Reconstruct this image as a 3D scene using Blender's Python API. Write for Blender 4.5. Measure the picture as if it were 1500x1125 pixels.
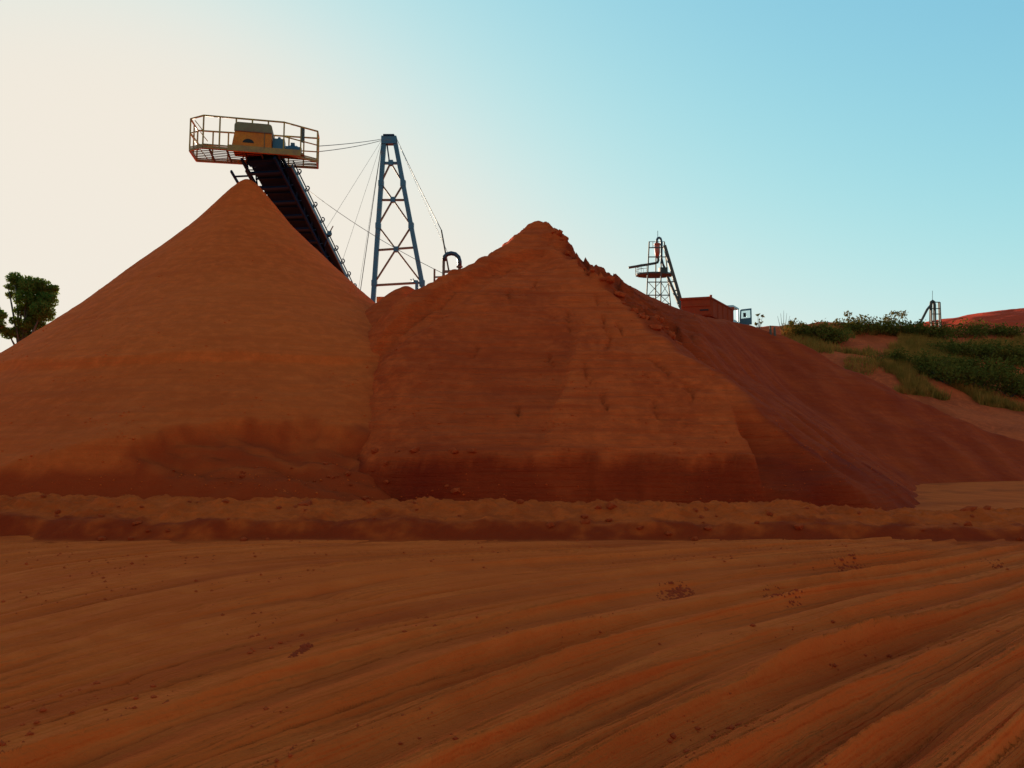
import bpy, math, random
import numpy as np
from mathutils import Vector

for o in list(bpy.data.objects):
    bpy.data.objects.remove(o)
S = bpy.context.scene
C = S.collection
random.seed(7)
RNG = np.random.default_rng(11)

# ------------------------------------------------------------------ camera
F, CX, CY, CAMZ, HOR = 1130.0, 750.0, 562.5, 1.5, 665.0
PT = math.atan((HOR - CY) / F)
cam = bpy.data.cameras.new('camera')
cam.sensor_width = 36.0
cam.lens = 36.0 * F / 1500.0
cam.clip_start, cam.clip_end = 0.1, 6000
co = bpy.data.objects.new('camera', cam)
co.location = (0, 0, CAMZ)
co.rotation_euler = (math.pi / 2 + PT, 0, 0)
C.objects.link(co)
S.camera = co

# ------------------------------------------------------------------ sky, sun, exposure
SUN_AZ, SUN_EL = -29.0, 8.0           # degrees, azimuth from +Y (minus = left)
wd = bpy.data.worlds.new('World')
S.world = wd
wd.use_nodes = True
nt = wd.node_tree
nt.nodes.clear()
wo = nt.nodes.new('ShaderNodeOutputWorld')
bg = nt.nodes.new('ShaderNodeBackground')
sk = nt.nodes.new('ShaderNodeTexSky')
sk.sky_type = 'NISHITA'
sk.sun_disc = False
sk.sun_elevation = math.radians(SUN_EL)
sk.sun_rotation = math.radians(SUN_AZ)
sk.altitude = 0
sk.air_density = 1.0
sk.dust_density = 1.0
sk.ozone_density = 1.4
bg.inputs['Strength'].default_value = 0.12
# the evening haze: cooler blue than the bare model, and glare that levels off at a warm white
SKY_TINT, SKY_GAM, SKY_TOP, SKY_P = (0.445, 0.775, 0.985), (0.95, 0.74, 0.55), (1.61, 1.585, 1.55), 5.0
sep = nt.nodes.new('ShaderNodeSeparateColor')
cmb = nt.nodes.new('ShaderNodeCombineColor')
nt.links.new(sk.outputs[0], sep.inputs[0])


def wmath(op, a_, b_):
    m_ = nt.nodes.new('ShaderNodeMath')
    m_.operation = op
    for i_, v_ in enumerate((a_, b_)):
        if isinstance(v_, float):
            m_.inputs[i_].default_value = v_
        else:
            nt.links.new(v_, m_.inputs[i_])
    return m_.outputs[0]


for ch in range(3):
    x_ = wmath('MULTIPLY', wmath('POWER', sep.outputs[ch], SKY_GAM[ch]), SKY_TINT[ch])
    q_ = wmath('POWER', wmath('DIVIDE', x_, SKY_TOP[ch]), SKY_P)
    y_ = wmath('DIVIDE', x_, wmath('POWER', wmath('ADD', q_, 1.0), 1.0 / SKY_P))
    if ch == 0:                                     # towards the sun the haze turns from blue-green to cream
        warm = wmath('POWER', wmath('DIVIDE', y_, SKY_TOP[0]), 4.0)
    else:
        y_ = wmath('MULTIPLY', y_, wmath('SUBTRACT', 1.0, wmath('MULTIPLY', warm, (0.0, 0.055, 0.15)[ch])))
    nt.links.new(y_, cmb.inputs[ch])
nt.links.new(cmb.outputs[0], bg.inputs[0])
nt.links.new(bg.outputs[0], wo.inputs[0])

sl = bpy.data.lights.new('sun', 'SUN')
sl.energy = 2.5
sl.angle = math.radians(0.5)
sl.color = (1.0, 0.82, 0.6)
so = bpy.data.objects.new('sun', sl)
a, e = math.radians(SUN_AZ), math.radians(SUN_EL)
SUN = Vector((math.sin(a) * math.cos(e), math.cos(a) * math.cos(e), math.sin(e)))
so.rotation_euler = (-SUN).to_track_quat('-Z', 'Y').to_euler()
so.location = SUN * 200
C.objects.link(so)

S.view_settings.view_transform = 'Standard'
S.view_settings.look = 'None'
S.view_settings.exposure = 2.2
S.view_settings.gamma = 1.0
S.view_settings.use_curve_mapping = False
S.render.engine = 'CYCLES'


# ------------------------------------------------------------------ maths helpers
def ray(px, py):
    v = (CY - py) / F
    return np.array([(px - CX) / F, math.cos(PT) - v * math.sin(PT), math.sin(PT) + v * math.cos(PT)])


def W(px, py, Y):
    """the point at distance Y in front of the viewer seen in direction (px, py)"""
    d = ray(px, py)
    p = d * (Y / d[1])
    return Vector((p[0], p[1], p[2] + CAMZ))


def G0(px, py, z=0.0):
    """point of the level z seen in direction (px, py)"""
    d = ray(px, py)
    p = d * ((z - CAMZ) / d[2])
    return Vector((p[0], p[1], z))


_T = RNG.random((4096, 2)) * 2 - 1
_T /= np.maximum(np.linalg.norm(_T, axis=1, keepdims=True), 1e-6)
_V = RNG.random(4096)


def _h(i, j):
    return ((i * 73856093) ^ (j * 19349663) ^ ((i + j) * 83492791 >> 3)) & 4095


def gn(x, y):
    """2D gradient noise, about -0.7..0.7"""
    xi = np.floor(x).astype(np.int64)
    yi = np.floor(y).astype(np.int64)
    fx, fy = x - xi, y - yi
    u = fx * fx * fx * (fx * (fx * 6 - 15) + 10)
    v = fy * fy * fy * (fy * (fy * 6 - 15) + 10)

    def g(i, j):
        t = _T[_h(xi + i, yi + j)]
        return t[..., 0] * (fx - i) + t[..., 1] * (fy - j)
    a0 = g(0, 0) * (1 - u) + g(1, 0) * u
    a1 = g(0, 1) * (1 - u) + g(1, 1) * u
    return a0 * (1 - v) + a1 * v


def fbm(x, y, o=4, l=2.03, g=0.5):
    s, amp = 0, 1
    for k in range(o):
        s = s + amp * gn(x + 17.3 * k, y - 9.1 * k)
        x, y, amp = x * l, y * l, amp * g
    return s


def cell(x, y):
    return _V[_h(np.floor(x).astype(np.int64), np.floor(y).astype(np.int64))]


def sst(a_, b_, x):
    t = np.clip((x - a_) / (b_ - a_), 0, 1)
    return t * t * (3 - 2 * t)


def smin(a_, b_, k):
    h = np.clip(0.5 + 0.5 * (b_ - a_) / k, 0, 1)
    return b_ * (1 - h) + a_ * h - k * h * (1 - h)


def tps(pts):
    """thin-plate height surface through (x, y, z) points"""
    P = np.array([tuple(p) for p in pts], float)
    n = len(P)

    def U(r2):
        return r2 * np.log(r2 + 1e-9)
    d2 = ((P[:, None, :2] - P[None, :, :2]) ** 2).sum(-1)
    A = np.zeros((n + 3, n + 3))
    A[:n, :n] = U(d2) + 0.5 * np.eye(n)
    A[:n, n] = 1
    A[:n, n + 1:] = P[:, :2]
    A[n:, :n] = A[:n, n:].T
    w = np.linalg.solve(A, np.concatenate([P[:, 2], np.zeros(3)]))

    def f(x, y):
        r = w[n] + w[n + 1] * x + w[n + 2] * y
        for i in range(n):
            r = r + w[i] * U((x - P[i, 0]) ** 2 + (y - P[i, 1]) ** 2)
        return r
    return f


# ------------------------------------------------------------------ object helpers
ORG = {}


def tag(o, label=None, cat=None, group=None, kind=None):
    if label: o['label'] = label
    if cat: o['category'] = cat
    if group: o['group'] = group
    if kind: o['kind'] = kind
    return o


def thing(name, loc, label, cat, group=None):
    o = bpy.data.objects.new(name, None)
    o.empty_display_size = 0.2
    o.location = loc
    C.objects.link(o)
    ORG[o] = Vector(loc)
    return tag(o, label, cat, group)


def link(name, me, mat, parent=None):
    o = bpy.data.objects.new(name, me)
    if mat and not me.materials:
        me.materials.append(mat)
    C.objects.link(o)
    if parent:
        o.parent = parent
        ORG[o] = ORG[parent]
    else:
        ORG[o] = Vector((0, 0, 0))
    return o


class MB:
    def __init__(s):
        s.v, s.f = [], []

    def add(s, vs, fs):
        b = len(s.v)
        s.v += [tuple(p) for p in vs]
        s.f += [tuple(b + i for i in q) for q in fs]
        return s

    def bar(s, p, q, w, h=None, up=(0, 0, 1)):
        p, q = Vector(p), Vector(q)
        h = h or w
        d = (q - p).normalized()
        u = Vector(up)
        if abs(d.dot(u)) > 0.95:
            u = Vector((0, 1, 0))
        sx = d.cross(u).normalized()
        sz = sx.cross(d).normalized()
        vs = [c + sx * (i * w / 2) + sz * (j * h / 2) for c in (p, q) for i, j in ((-1, -1), (1, -1), (1, 1), (-1, 1))]
        return s.add(vs, [(3, 2, 1, 0), (4, 5, 6, 7), (0, 1, 5, 4), (1, 2, 6, 5), (2, 3, 7, 6), (3, 0, 4, 7)])

    def box(s, c, sx, sy, sz, yaw=0.0):
        c = Vector(c)
        X = Vector((math.cos(yaw), math.sin(yaw), 0))
        Y = Vector((-math.sin(yaw), math.cos(yaw), 0))
        Z = Vector((0, 0, 1))
        vs = [c + X * (i * sx / 2) + Y * (j * sy / 2) + Z * (k * sz / 2) for k in (-1, 1) for i, j in ((-1, -1), (1, -1), (1, 1), (-1, 1))]
        return s.add(vs, [(3, 2, 1, 0), (4, 5, 6, 7), (0, 1, 5, 4), (1, 2, 6, 5), (2, 3, 7, 6), (3, 0, 4, 7)])

    def tube(s, pts, r, n=8):
        pts = [Vector(p) for p in pts]
        rs = r if isinstance(r, (list, tuple)) else [r] * len(pts)
        b = len(s.v)
        u = None
        for i, p in enumerate(pts):
            d = (pts[min(i + 1, len(pts) - 1)] - pts[max(i - 1, 0)]).normalized()
            if u is None:
                u = d.orthogonal().normalized()
            else:
                u = (u - d * u.dot(d)).normalized()
            w = d.cross(u)
            for k in range(n):
                t = 2 * math.pi * k / n
                s.v.append(tuple(p + (u * math.cos(t) + w * math.sin(t)) * rs[i]))
        for i in range(len(pts) - 1):
            for k in range(n):
                k2 = (k + 1) % n
                s.f.append((b + i * n + k, b + i * n + k2, b + (i + 1) * n + k2, b + (i + 1) * n + k))
        s.f.append(tuple(b + k for k in range(n))[::-1])
        s.f.append(tuple(b + (len(pts) - 1) * n + k for k in range(n)))
        return s

    def prism(s, pts, thick):
        """closed outline pts (3D, flat) extruded by vector thick"""
        n = len(pts)
        t = Vector(thick)
        vs = [Vector(p) for p in pts] + [Vector(p) + t for p in pts]
        fs = [tuple(range(n))[::-1], tuple(range(n, 2 * n))]
        fs += [(i, (i + 1) % n, n + (i + 1) % n, n + i) for i in range(n)]
        return s.add(vs, fs)

    def build(s, name, mat, parent=None, smooth=False):
        me = bpy.data.meshes.new(name)
        o_ = ORG[parent] if parent else Vector((0, 0, 0))
        me.from_pydata([(p[0] - o_.x, p[1] - o_.y, p[2] - o_.z) for p in s.v], [], s.f)
        if smooth:
            me.polygons.foreach_set('use_smooth', [True] * len(me.polygons))
        me.update()
        return link(name, me, mat, parent)


def arr_mesh(name, V, Fq, attrs=None, smooth=True):
    """V (n,3), Fq (m,k) quads or triangles, fast"""
    me = bpy.data.meshes.new(name)
    k = Fq.shape[1]
    me.vertices.add(len(V))
    me.vertices.foreach_set('co', np.ascontiguousarray(V, dtype=np.float32).ravel())
    me.loops.add(Fq.size)
    me.loops.foreach_set('vertex_index', np.ascontiguousarray(Fq, dtype=np.int32).ravel())
    me.polygons.add(len(Fq))
    me.polygons.foreach_set('loop_start', np.arange(0, Fq.size, k, dtype=np.int32))
    if smooth:
        me.polygons.foreach_set('use_smooth', np.ones(len(Fq), dtype=bool))
    me.update(calc_edges=True)
    for nm, a_ in (attrs or {}).items():
        at = me.attributes.new(nm, 'FLOAT', 'POINT')
        at.data.foreach_set('value', np.ascontiguousarray(a_, dtype=np.float32).ravel())
    return me


def grid_mesh(name, X, Y, Z, attrs=None, drop=None):
    r, c = X.shape
    idx = np.arange(r * c).reshape(r, c)
    q = np.stack([idx[:-1, :-1], idx[:-1, 1:], idx[1:, 1:], idx[1:, :-1]], -1).reshape(-1, 4)
    if drop is not None:
        z = Z.ravel()
        q = q[(z[q] > drop).any(1)]
    V = np.stack([X, Y, Z], -1).reshape(-1, 3)
    used = np.unique(q)
    mp = np.full(len(V), -1)
    mp[used] = np.arange(len(used))
    at = {k: v.ravel()[used] for k, v in (attrs or {}).items()}
    return arr_mesh(name, V[used], mp[q], at)


# ------------------------------------------------------------------ materials
def nodes(name):
    m = bpy.data.materials.new(name)
    m.use_nodes = True
    t = m.node_tree
    b = t.nodes['Principled BSDF']
    return m, t, b


def N(t, typ, **kw):
    n = t.nodes.new(typ)
    for k, v in kw.items():
        setattr(n, k, v)
    return n


def noise(t, vec, scale, detail=4, rough=0.55):
    n = N(t, 'ShaderNodeTexNoise')
    n.inputs['Scale'].default_value = scale
    n.inputs['Detail'].default_value = detail
    n.inputs['Roughness'].default_value = rough
    t.links.new(vec, n.inputs['Vector'])
    return n.outputs['Fac']


def mapping(t, vec, sc):
    m = N(t, 'ShaderNodeMapping')
    m.inputs['Scale'].default_value = sc
    t.links.new(vec, m.inputs['Vector'])
    return m.outputs[0]


def mixc(t, fac, a_, b_, blend='MIX'):
    m = N(t, 'ShaderNodeMix', data_type='RGBA', blend_type=blend)
    for s_, v in ((m.inputs['Factor'], fac), (m.inputs['A'], a_), (m.inputs['B'], b_)):
        if isinstance(v, (int, float)):
            s_.default_value = v
        elif isinstance(v, tuple):
            s_.default_value = v + (1,)
        else:
            t.links.new(v, s_)
    return m.outputs['Result']


def ramp(t, fac, lo, hi):
    m = N(t, 'ShaderNodeMapRange')
    m.inputs['From Min'].default_value = lo
    m.inputs['From Max'].default_value = hi
    t.links.new(fac, m.inputs['Value'])
    return m.outputs[0]


def bump(t, h, strength, dist, prev=None):
    b = N(t, 'ShaderNodeBump')
    b.inputs['Strength'].default_value = strength
    b.inputs['Distance'].default_value = dist
    t.links.new(h, b.inputs['Height'])
    if prev:
        t.links.new(prev, b.inputs['Normal'])
    return b.outputs[0]


def soil(name, dry, dark, deep, strata=0.0, lane=False, grain=1.0, light=None):
    """granular soil; 'damp' attribute mixes in the deep tone: painted shade and redder soil"""
    m, t, b = nodes(name)
    tc = N(t, 'ShaderNodeTexCoord').outputs['Object']
    big = noise(t, tc, 0.35, 5)
    mid = noise(t, tc, 2.6, 6, 0.65)
    fine = noise(t, tc, 24, 5, 0.7)
    col = mixc(t, ramp(t, big, 0.35, 0.68), dry, dark)
    col = mixc(t, ramp(t, mid, 0.42, 0.75), col, light or tuple(c * 1.22 for c in dry))
    if strata:
        st = noise(t, mapping(t, tc, (0.12, 0.12, 3.2)), 1.6, 7, 0.68)
        col = mixc(t, ramp(t, st, 0.48, 0.72), col, dark)
    if lane:
        at = N(t, 'ShaderNodeAttribute', attribute_name='lane').outputs['Fac']
        sp = N(t, 'ShaderNodeSeparateXYZ')
        t.links.new(tc, sp.inputs[0])
        cb = N(t, 'ShaderNodeCombineXYZ')
        t.links.new(at, cb.inputs[0])
        t.links.new(sp.outputs['Y'], cb.inputs[1])
        ln = noise(t, mapping(t, cb.outputs[0], (1.7, 0.16, 1)), 1.0, 6, 0.6)
        lf = noise(t, mapping(t, cb.outputs[0], (11, 0.2, 1)), 1.0, 3, 0.6)
        col = mixc(t, ramp(t, ln, 0.44, 0.64), col, dark)
        col = mixc(t, ramp(t, lf, 0.52, 0.95), col, dark)
    dp = N(t, 'ShaderNodeAttribute', attribute_name='dark_mix').outputs['Fac']
    col = mixc(t, dp, col, deep)
    col = mixc(t, ramp(t, fine, 0.55, 0.95), col, tuple(c * 0.8 for c in dark))
    t.links.new(col, b.inputs['Base Color'])
    b.inputs['Roughness'].default_value = 0.95
    b.inputs['Specular IOR Level'].default_value = 0.03
    n = bump(t, fine, 0.55 * grain, 0.02)
    n = bump(t, mid, 0.5 * grain, 0.09, n)
    if strata:
        st2 = noise(t, mapping(t, tc, (0.25, 0.25, 5.5)), 2.0, 5, 0.62)
        n = bump(t, st2, strata, 0.12, n)
    if lane:
        n = bump(t, lf, 0.9, 0.07, n)
    t.links.new(n, b.inputs['Normal'])
    return m


def paint(name, col, rough=0.55, metal=0.0, rust=(0.16, 0.055, 0.02), amount=0.35, scale=3.0, spec=0.5):
    m, t, b = nodes(name)
    tc = N(t, 'ShaderNodeTexCoord').outputs['Object']
    n1 = noise(t, tc, scale, 6, 0.7)
    n2 = noise(t, tc, scale * 7, 4, 0.6)
    c = mixc(t, ramp(t, n2, 0.3, 0.8), col, tuple(x * 0.7 for x in col))
    c = mixc(t, ramp(t, n1, 0.75 - amount, 1.0 - amount * 0.6), c, rust)
    t.links.new(c, b.inputs['Base Color'])
    b.inputs['Roughness'].default_value = rough
    b.inputs['Metallic'].default_value = metal
    b.inputs['Specular IOR Level'].default_value = spec
    t.links.new(bump(t, n2, 0.2, 0.01), b.inputs['Normal'])
    return m


def leafmat(name, c1, c2, trans=0.4):
    m, t, b = nodes(name)
    tc = N(t, 'ShaderNodeTexCoord').outputs['Object']
    c = mixc(t, ramp(t, noise(t, tc, 1.3, 3), 0.35, 0.65), c1, c2)
    d = N(t, 'ShaderNodeBsdfDiffuse')
    tr = N(t, 'ShaderNodeBsdfTranslucent')
    mx = N(t, 'ShaderNodeMixShader')
    mx.inputs[0].default_value = trans
    t.links.new(c, d.inputs[0])
    t.links.new(c, tr.inputs[0])
    t.links.new(d.outputs[0], mx.inputs[1])
    t.links.new(tr.outputs[0], mx.inputs[2])
    t.links.new(mx.outputs[0], t.nodes['Material Output'].inputs['Surface'])
    return m


DRY, DARK, DEEP = (0.72, 0.086, 0.0145), (0.60, 0.065, 0.0105), (0.34, 0.026, 0.006)
M = {
    'ground': soil('trafficked_sand', (0.86, 0.104, 0.0155), (0.74, 0.080, 0.0115), (0.46, 0.042, 0.008), lane=True, light=(0.90, 0.12, 0.02)),
    'sand': soil('sieved_sand', DRY, (0.63, 0.069, 0.0112), DEEP, strata=0.3, grain=0.8),
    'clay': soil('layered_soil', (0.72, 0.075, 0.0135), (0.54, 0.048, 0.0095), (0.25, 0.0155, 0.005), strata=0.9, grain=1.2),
    'berm': soil('bank_soil', (0.66, 0.072, 0.0105), (0.46, 0.043, 0.007), (0.28, 0.018, 0.0045), grain=1.6),
    'hill': soil('hill_soil', (0.62, 0.075, 0.02), (0.44, 0.05, 0.015), (0.3, 0.035, 0.01), grain=1.5),
    'redhill': soil('red_hill_soil', (0.58, 0.042, 0.012), (0.46, 0.032, 0.009), (0.35, 0.025, 0.008), grain=1.5),
    'clod': soil('clod_soil', (0.60, 0.062, 0.014), (0.44, 0.042, 0.011), (0.3, 0.028, 0.008), grain=1.3),
    'patch': soil('moist_crumbs', (0.42, 0.038, 0.011), (0.33, 0.028, 0.008), (0.25, 0.02, 0.006), grain=1.5),
    'mast': paint('blue_grey_steel', (0.035, 0.1, 0.15), 0.5, amount=0.22),
    'brace': paint('rusty_bracing', (0.17, 0.075, 0.03), 0.7, amount=0.5),
    'navy': paint('dark_navy_steel', (0.003, 0.018, 0.05), 0.7, amount=0.05, rust=(0.006, 0.018, 0.035), spec=0.1),
    'belt': paint('belt_rubber', (0.003, 0.013, 0.04), 0.85, amount=0.06, rust=(0.012, 0.014, 0.025), spec=0.1),
    'yellow': paint('yellow_safety_paint', (0.36, 0.15, 0.012), 0.6, amount=0.36),
    'rail': paint('handrail_paint', (0.48, 0.23, 0.02), 0.6, amount=0.34, rust=(0.2, 0.07, 0.015)),
    'deck': paint('soiled_deck_steel', (0.06, 0.045, 0.02), 0.8, amount=0.3, rust=(0.08, 0.035, 0.015), spec=0.15),
    'hood': paint('orange_rusted_guard', (0.62, 0.15, 0.012), 0.7, amount=0.36, scale=1.6, rust=(0.4, 0.07, 0.012), spec=0.2),
    'cap': paint('grey_green_sheet', (0.2, 0.13, 0.05), 0.7, amount=0.35),
    'motor': paint('blue_motor_paint', (0.015, 0.075, 0.13), 0.45, amount=0.12),
    'dark': paint('black_cavity', (0.012, 0.01, 0.009), 0.9, amount=0.05),
    'cable': paint('wire_rope', (0.11, 0.09, 0.07), 0.6, 0.4, amount=0.25),
    'hose': paint('navy_hose', (0.012, 0.02, 0.04), 0.45, amount=0.06),
    'rustpipe': paint('rust_pipe', (0.2, 0.07, 0.035), 0.7, amount=0.5),
    'galv': paint('weathered_galvanised', (0.035, 0.038, 0.03), 0.7, 0.0, amount=0.3, rust=(0.1, 0.05, 0.02)),
    'cyclone': paint('red_cyclone_paint', (0.5, 0.07, 0.025), 0.5, amount=0.2),
    'truckbed': paint('maroon_truck_bed', (0.28, 0.036, 0.017), 0.8, amount=0.5, scale=1.5, rust=(0.38, 0.042, 0.012), spec=0.05),
    'cab': paint('pale_cab_paint', (0.4, 0.46, 0.48), 0.4, amount=0.15),
    'door': paint('blue_grey_door', (0.07, 0.14, 0.17), 0.4, amount=0.12),
    'tyre': paint('tyre_rubber', (0.02, 0.018, 0.016), 0.85, amount=0.4),
    'wood': paint('weathered_wood', (0.11, 0.07, 0.045), 0.85, amount=0.3),
    'bark': paint('bark', (0.09, 0.06, 0.035), 0.9, amount=0.2, rust=(0.05, 0.035, 0.02)),
    'leaf': leafmat('tree_leaf', (0.07, 0.12, 0.018), (0.14, 0.16, 0.028), 0.5),
    'shrub': leafmat('shrub_leaf', (0.09, 0.07, 0.012), (0.16, 0.095, 0.016), 0.2),
    'grass': leafmat('dry_grass', (0.22, 0.105, 0.018), (0.48, 0.16, 0.032), 0.2),
}
mg, tg, bgl = nodes('cab_glass')
bgl.inputs['Base Color'].default_value = (0.75, 0.85, 0.85, 1)
bgl.inputs['Roughness'].default_value = 0.05
bgl.inputs['Transmission Weight'].default_value = 0.9
bgl.inputs['IOR'].default_value = 1.05
M['glass'] = mg

# ================================================================== GROUND
# course of the tyre lanes on the yard, traced as ground points
GUIDE = {-5.0: [(0, 910), (90, 885), (225, 855), (350, 840), (500, 815)],
         -3.5: [(0, 1000), (75, 960), (150, 930), (300, 902), (450, 880), (650, 855), (750, 835), (900, 826), (1100, 815)],
         -2.3: [(0, 1060), (125, 1025), (250, 985), (375, 935), (500, 910), (650, 885), (750, 872)],
         -1.4: [(90, 1125), (175, 1080), (350, 1010), (500, 960), (600, 930), (700, 905), (850, 880), (975, 855), (1070, 840), (1200, 820)],
         -0.53: [(240, 1120), (325, 1085), (450, 1040), (575, 995), (750, 935), (825, 925), (950, 895), (1100, 855)],
         0.2: [(375, 1120), (500, 1060), (625, 1020), (750, 980), (975, 935), (1150, 895), (1250, 870), (1350, 845), (1500, 820)],
         1.2: [(750, 1115), (880, 1045), (1000, 975), (1100, 945), (1225, 910), (1375, 870), (1500, 835)],
         1.97: [(945, 1120), (1045, 1050), (1175, 960), (1300, 925), (1400, 885), (1500, 860)],
         3.04: [(1090, 1120), (1225, 1040), (1350, 985), (1500, 930)],
         3.63: [(1250, 1120), (1375, 1035), (1500, 970)],
         4.5: [(1390, 1120), (1500, 1035)]}


def feat(x, y):
    x, y = x / 8, (y - 7) / 5
    return np.stack([x ** i * y ** j for i in range(4) for j in range(4 - i)], -1)


A_, b_ = [], []
for c, pts in GUIDE.items():
    P = np.array([tuple(G0(*p))[:2] for p in pts])
    tt = np.linspace(0, len(P) - 1, 25)
    A_.append(feat(np.interp(tt, range(len(P)), P[:, 0]), np.interp(tt, range(len(P)), P[:, 1])))
    b_ += [c] * 25
A_ = np.concatenate(A_)
LW = np.linalg.solve(A_.T @ A_ + 0.02 * np.eye(A_.shape[1]), A_.T @ np.array(b_))


def lane_of(x, y):
    return feat(np.clip(x, -11, 11), np.clip(y, 2.0, 14.5)) @ LW + 0.9 * (x - np.clip(x, -11, 11))


def ground_h(x, y, full=False):
    u = lane_of(x, y)
    near = sst(16, 12.5, y) * sst(-8, 0, y)
    rut = np.zeros_like(u)
    wob = u + 0.10 * gn(x * 0.35, y * 0.35)
    big = fbm(wob * 0.75, y * 0.05, 2)
    med = fbm(wob * 2.1 + 40, y * 0.07, 2)
    fin = gn(wob * 9.0, y * 0.16 + 5)
    h = 0.11 * big + 0.075 * med * (0.6 + 0.8 * sst(-0.3, 0.4, gn(x * 0.3 + 9, y * 0.3)))
    tr_ = np.abs(gn(wob * 6.2 + 3, y * 0.10)) + 0.5 * np.abs(gn(wob * 14.0, y * 0.17 + 9))
    h = h - 0.035 * np.maximum(0.22 - tr_, 0) / 0.22 * sst(-0.25, 0.25, gn(x * 0.28 + 2, y * 0.28) + 0.12)
    h = h + 0.010 * fin * (0.5 + gn(x * 0.5, y * 0.5 + 30))
    for c, wdt, dep, rid in ((1.2, 0.30, 0.035, 0.045), (1.97, 0.27, 0.03, 0.05), (3.04, 0.30, 0.04, 0.05), (3.63, 0.26, 0.03, 0.035),
                             (-0.53, 0.26, 0.035, 0.03), (-1.4, 0.28, 0.035, 0.03), (0.2, 0.26, 0.03, 0.03), (4.5, 0.3, 0.04, 0.04),
                             (-2.3, 0.22, 0.018, 0.015), (-3.5, 0.2, 0.018, 0.012), (-5.0, 0.2, 0.012, 0.01)):
        q = wob - c
        mod = np.clip(0.75 + 1.5 * gn(np.full_like(y, c * 7.7), y * 0.4) + 0.5 * gn(x * 1.1, y * 1.1 + c), 0.05, 1.6)
        h = h + 2.3 * mod * (rid * np.exp(-(q / 0.055) ** 2) - dep * np.exp(-((q - wdt) / (0.55 * wdt)) ** 2))
        rut = rut + mod * np.exp(-((q - wdt) / (0.6 * wdt)) ** 2)
        # crumbs pushed to the rim of the rut
        h = h + mod * 0.02 * np.maximum(gn(x * 11, y * 11), 0) * np.exp(-((q - 0.1) / 0.12) ** 2)
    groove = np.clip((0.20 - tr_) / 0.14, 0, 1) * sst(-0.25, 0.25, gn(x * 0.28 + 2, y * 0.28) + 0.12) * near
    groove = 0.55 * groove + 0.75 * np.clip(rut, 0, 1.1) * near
    h = h * near
    h = h + 0.05 * fbm(x * 0.18, y * 0.18, 3) * sst(30, 8, np.abs(y))
    h = h + 0.006 * fbm(x * 5.5, y * 5.5, 3) * near
    # rough low spots and footmarks on the left of the yard
    h = h - 0.03 * sst(0.25, 0.5, gn(x * 1.3 + 3, y * 1.3)) * near * sst(1.0, -3.0, u)
    return (h, u, groove) if full else (h, u)


ys = [-90, -50, -25, -12, -6, -2, 0, 1.2, 2.0]
y = 2.0
while y < 14.6:
    y += max(0.012, 0.0042 * y)
    ys.append(y)
while y < 2500:
    y *= 1.05
    ys.append(y)
ys = np.array(ys)
tcol = np.linspace(-1, 1, 960)
Yg, Tg = np.meshgrid(ys, tcol, indexing='ij')
Xg = Tg * (np.abs(Yg) * 1.05 + 3.0)
Zg, U, GR = ground_h(Xg, Yg, True)
Zg = np.where(Yg > 14.8, np.minimum(Zg, 0.0) * 0.5, Zg)
dark_mix = 0.55 * sst(0.05, 0.4, fbm(Xg * 0.3 + 4, Yg * 0.9, 3)) * sst(11, 14, Yg) + 0.3 * sst(0.3, 0.6, fbm(U * 1.1, Yg * 0.12, 3)) + 0.5 * GR  # patchy tone; rut contrast put into the colour, groove and rut bottoms darker
g = link('ground', grid_mesh('ground', Xg, Yg, Zg, {'lane': U, 'dark_mix': dark_mix}), M['ground'])
tag(g, 'trafficked orange sand yard with curving tyre ruts', kind='structure')

# ================================================================== BERM
bx = np.arange(-30, 34, 0.045)
by = np.concatenate([np.arange(13.0, 16.4, 0.04), np.arange(16.4, 18.6, 0.1)])
BX, BY = np.meshgrid(bx, by)
top = np.interp(BX, [-30, -11, -8, 0, 4, 7, 10, 30], [0.60, 0.60, 0.64, 0.58, 0.53, 0.45, 0.40, 0.36])
top = top - 0.04 + 0.11 * fbm(BX * 0.16, BX * 0 + 8.1, 2) + 0.09 * fbm(BX * 0.55, BX * 0 + 3.1, 3) + 0.05 * gn(BX * 1.9, BX * 0 + 7)
foot = 13.55 + 0.16 * fbm(BX * 0.25, BX * 0 + 1.0, 3) - 0.012 * BX
s_ = BY - foot
wig = 0.13 * fbm(BX * 0.9, BY * 0.9, 3)
s2 = s_ + wig
low = 0.55 + 0.25 * gn(BX * 0.7, BX * 0 + 20)
BZ = top * (low * sst(0.0, 0.45, s2) + (1 - low) * sst(0.35, 1.7, s2)) * sst(4.6, 2.2, s_)
lump = np.maximum(fbm(BX * 1.5, BY * 1.5, 5, 2.1, 0.62), -0.15)
BZ = BZ + (0.15 * lump + 0.03 * fbm(BX * 9, BY * 9, 2)) * sst(0.1, 0.9, s_) * sst(3.8, 2.4, s_) - 0.03 * sst(0.05, -0.25, s_) - 0.05 * sst(3.5, 4.6, s_)
bd = 0.85 * sst(0.8, 0.12, s2 + 0.55 * fbm(BX * 1.1, BY * 1.8, 4, 2.1, 0.65)) * sst(-0.05, 0.1, s2)  # steep lower front darkened: its shade is put into the colour
o = link('soil_berm', grid_mesh('soil_berm', BX, BY, BZ, {'dark_mix': bd}, drop=-0.02), M['berm'])
BERM = tag(o, 'long low orange soil bank with crumbly top running across the yard before the stockpiles', 'berm')

# ================================================================== LEFT STOCKPILE
AX, AY, AZ = W(363, 263, 37.5)


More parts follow.
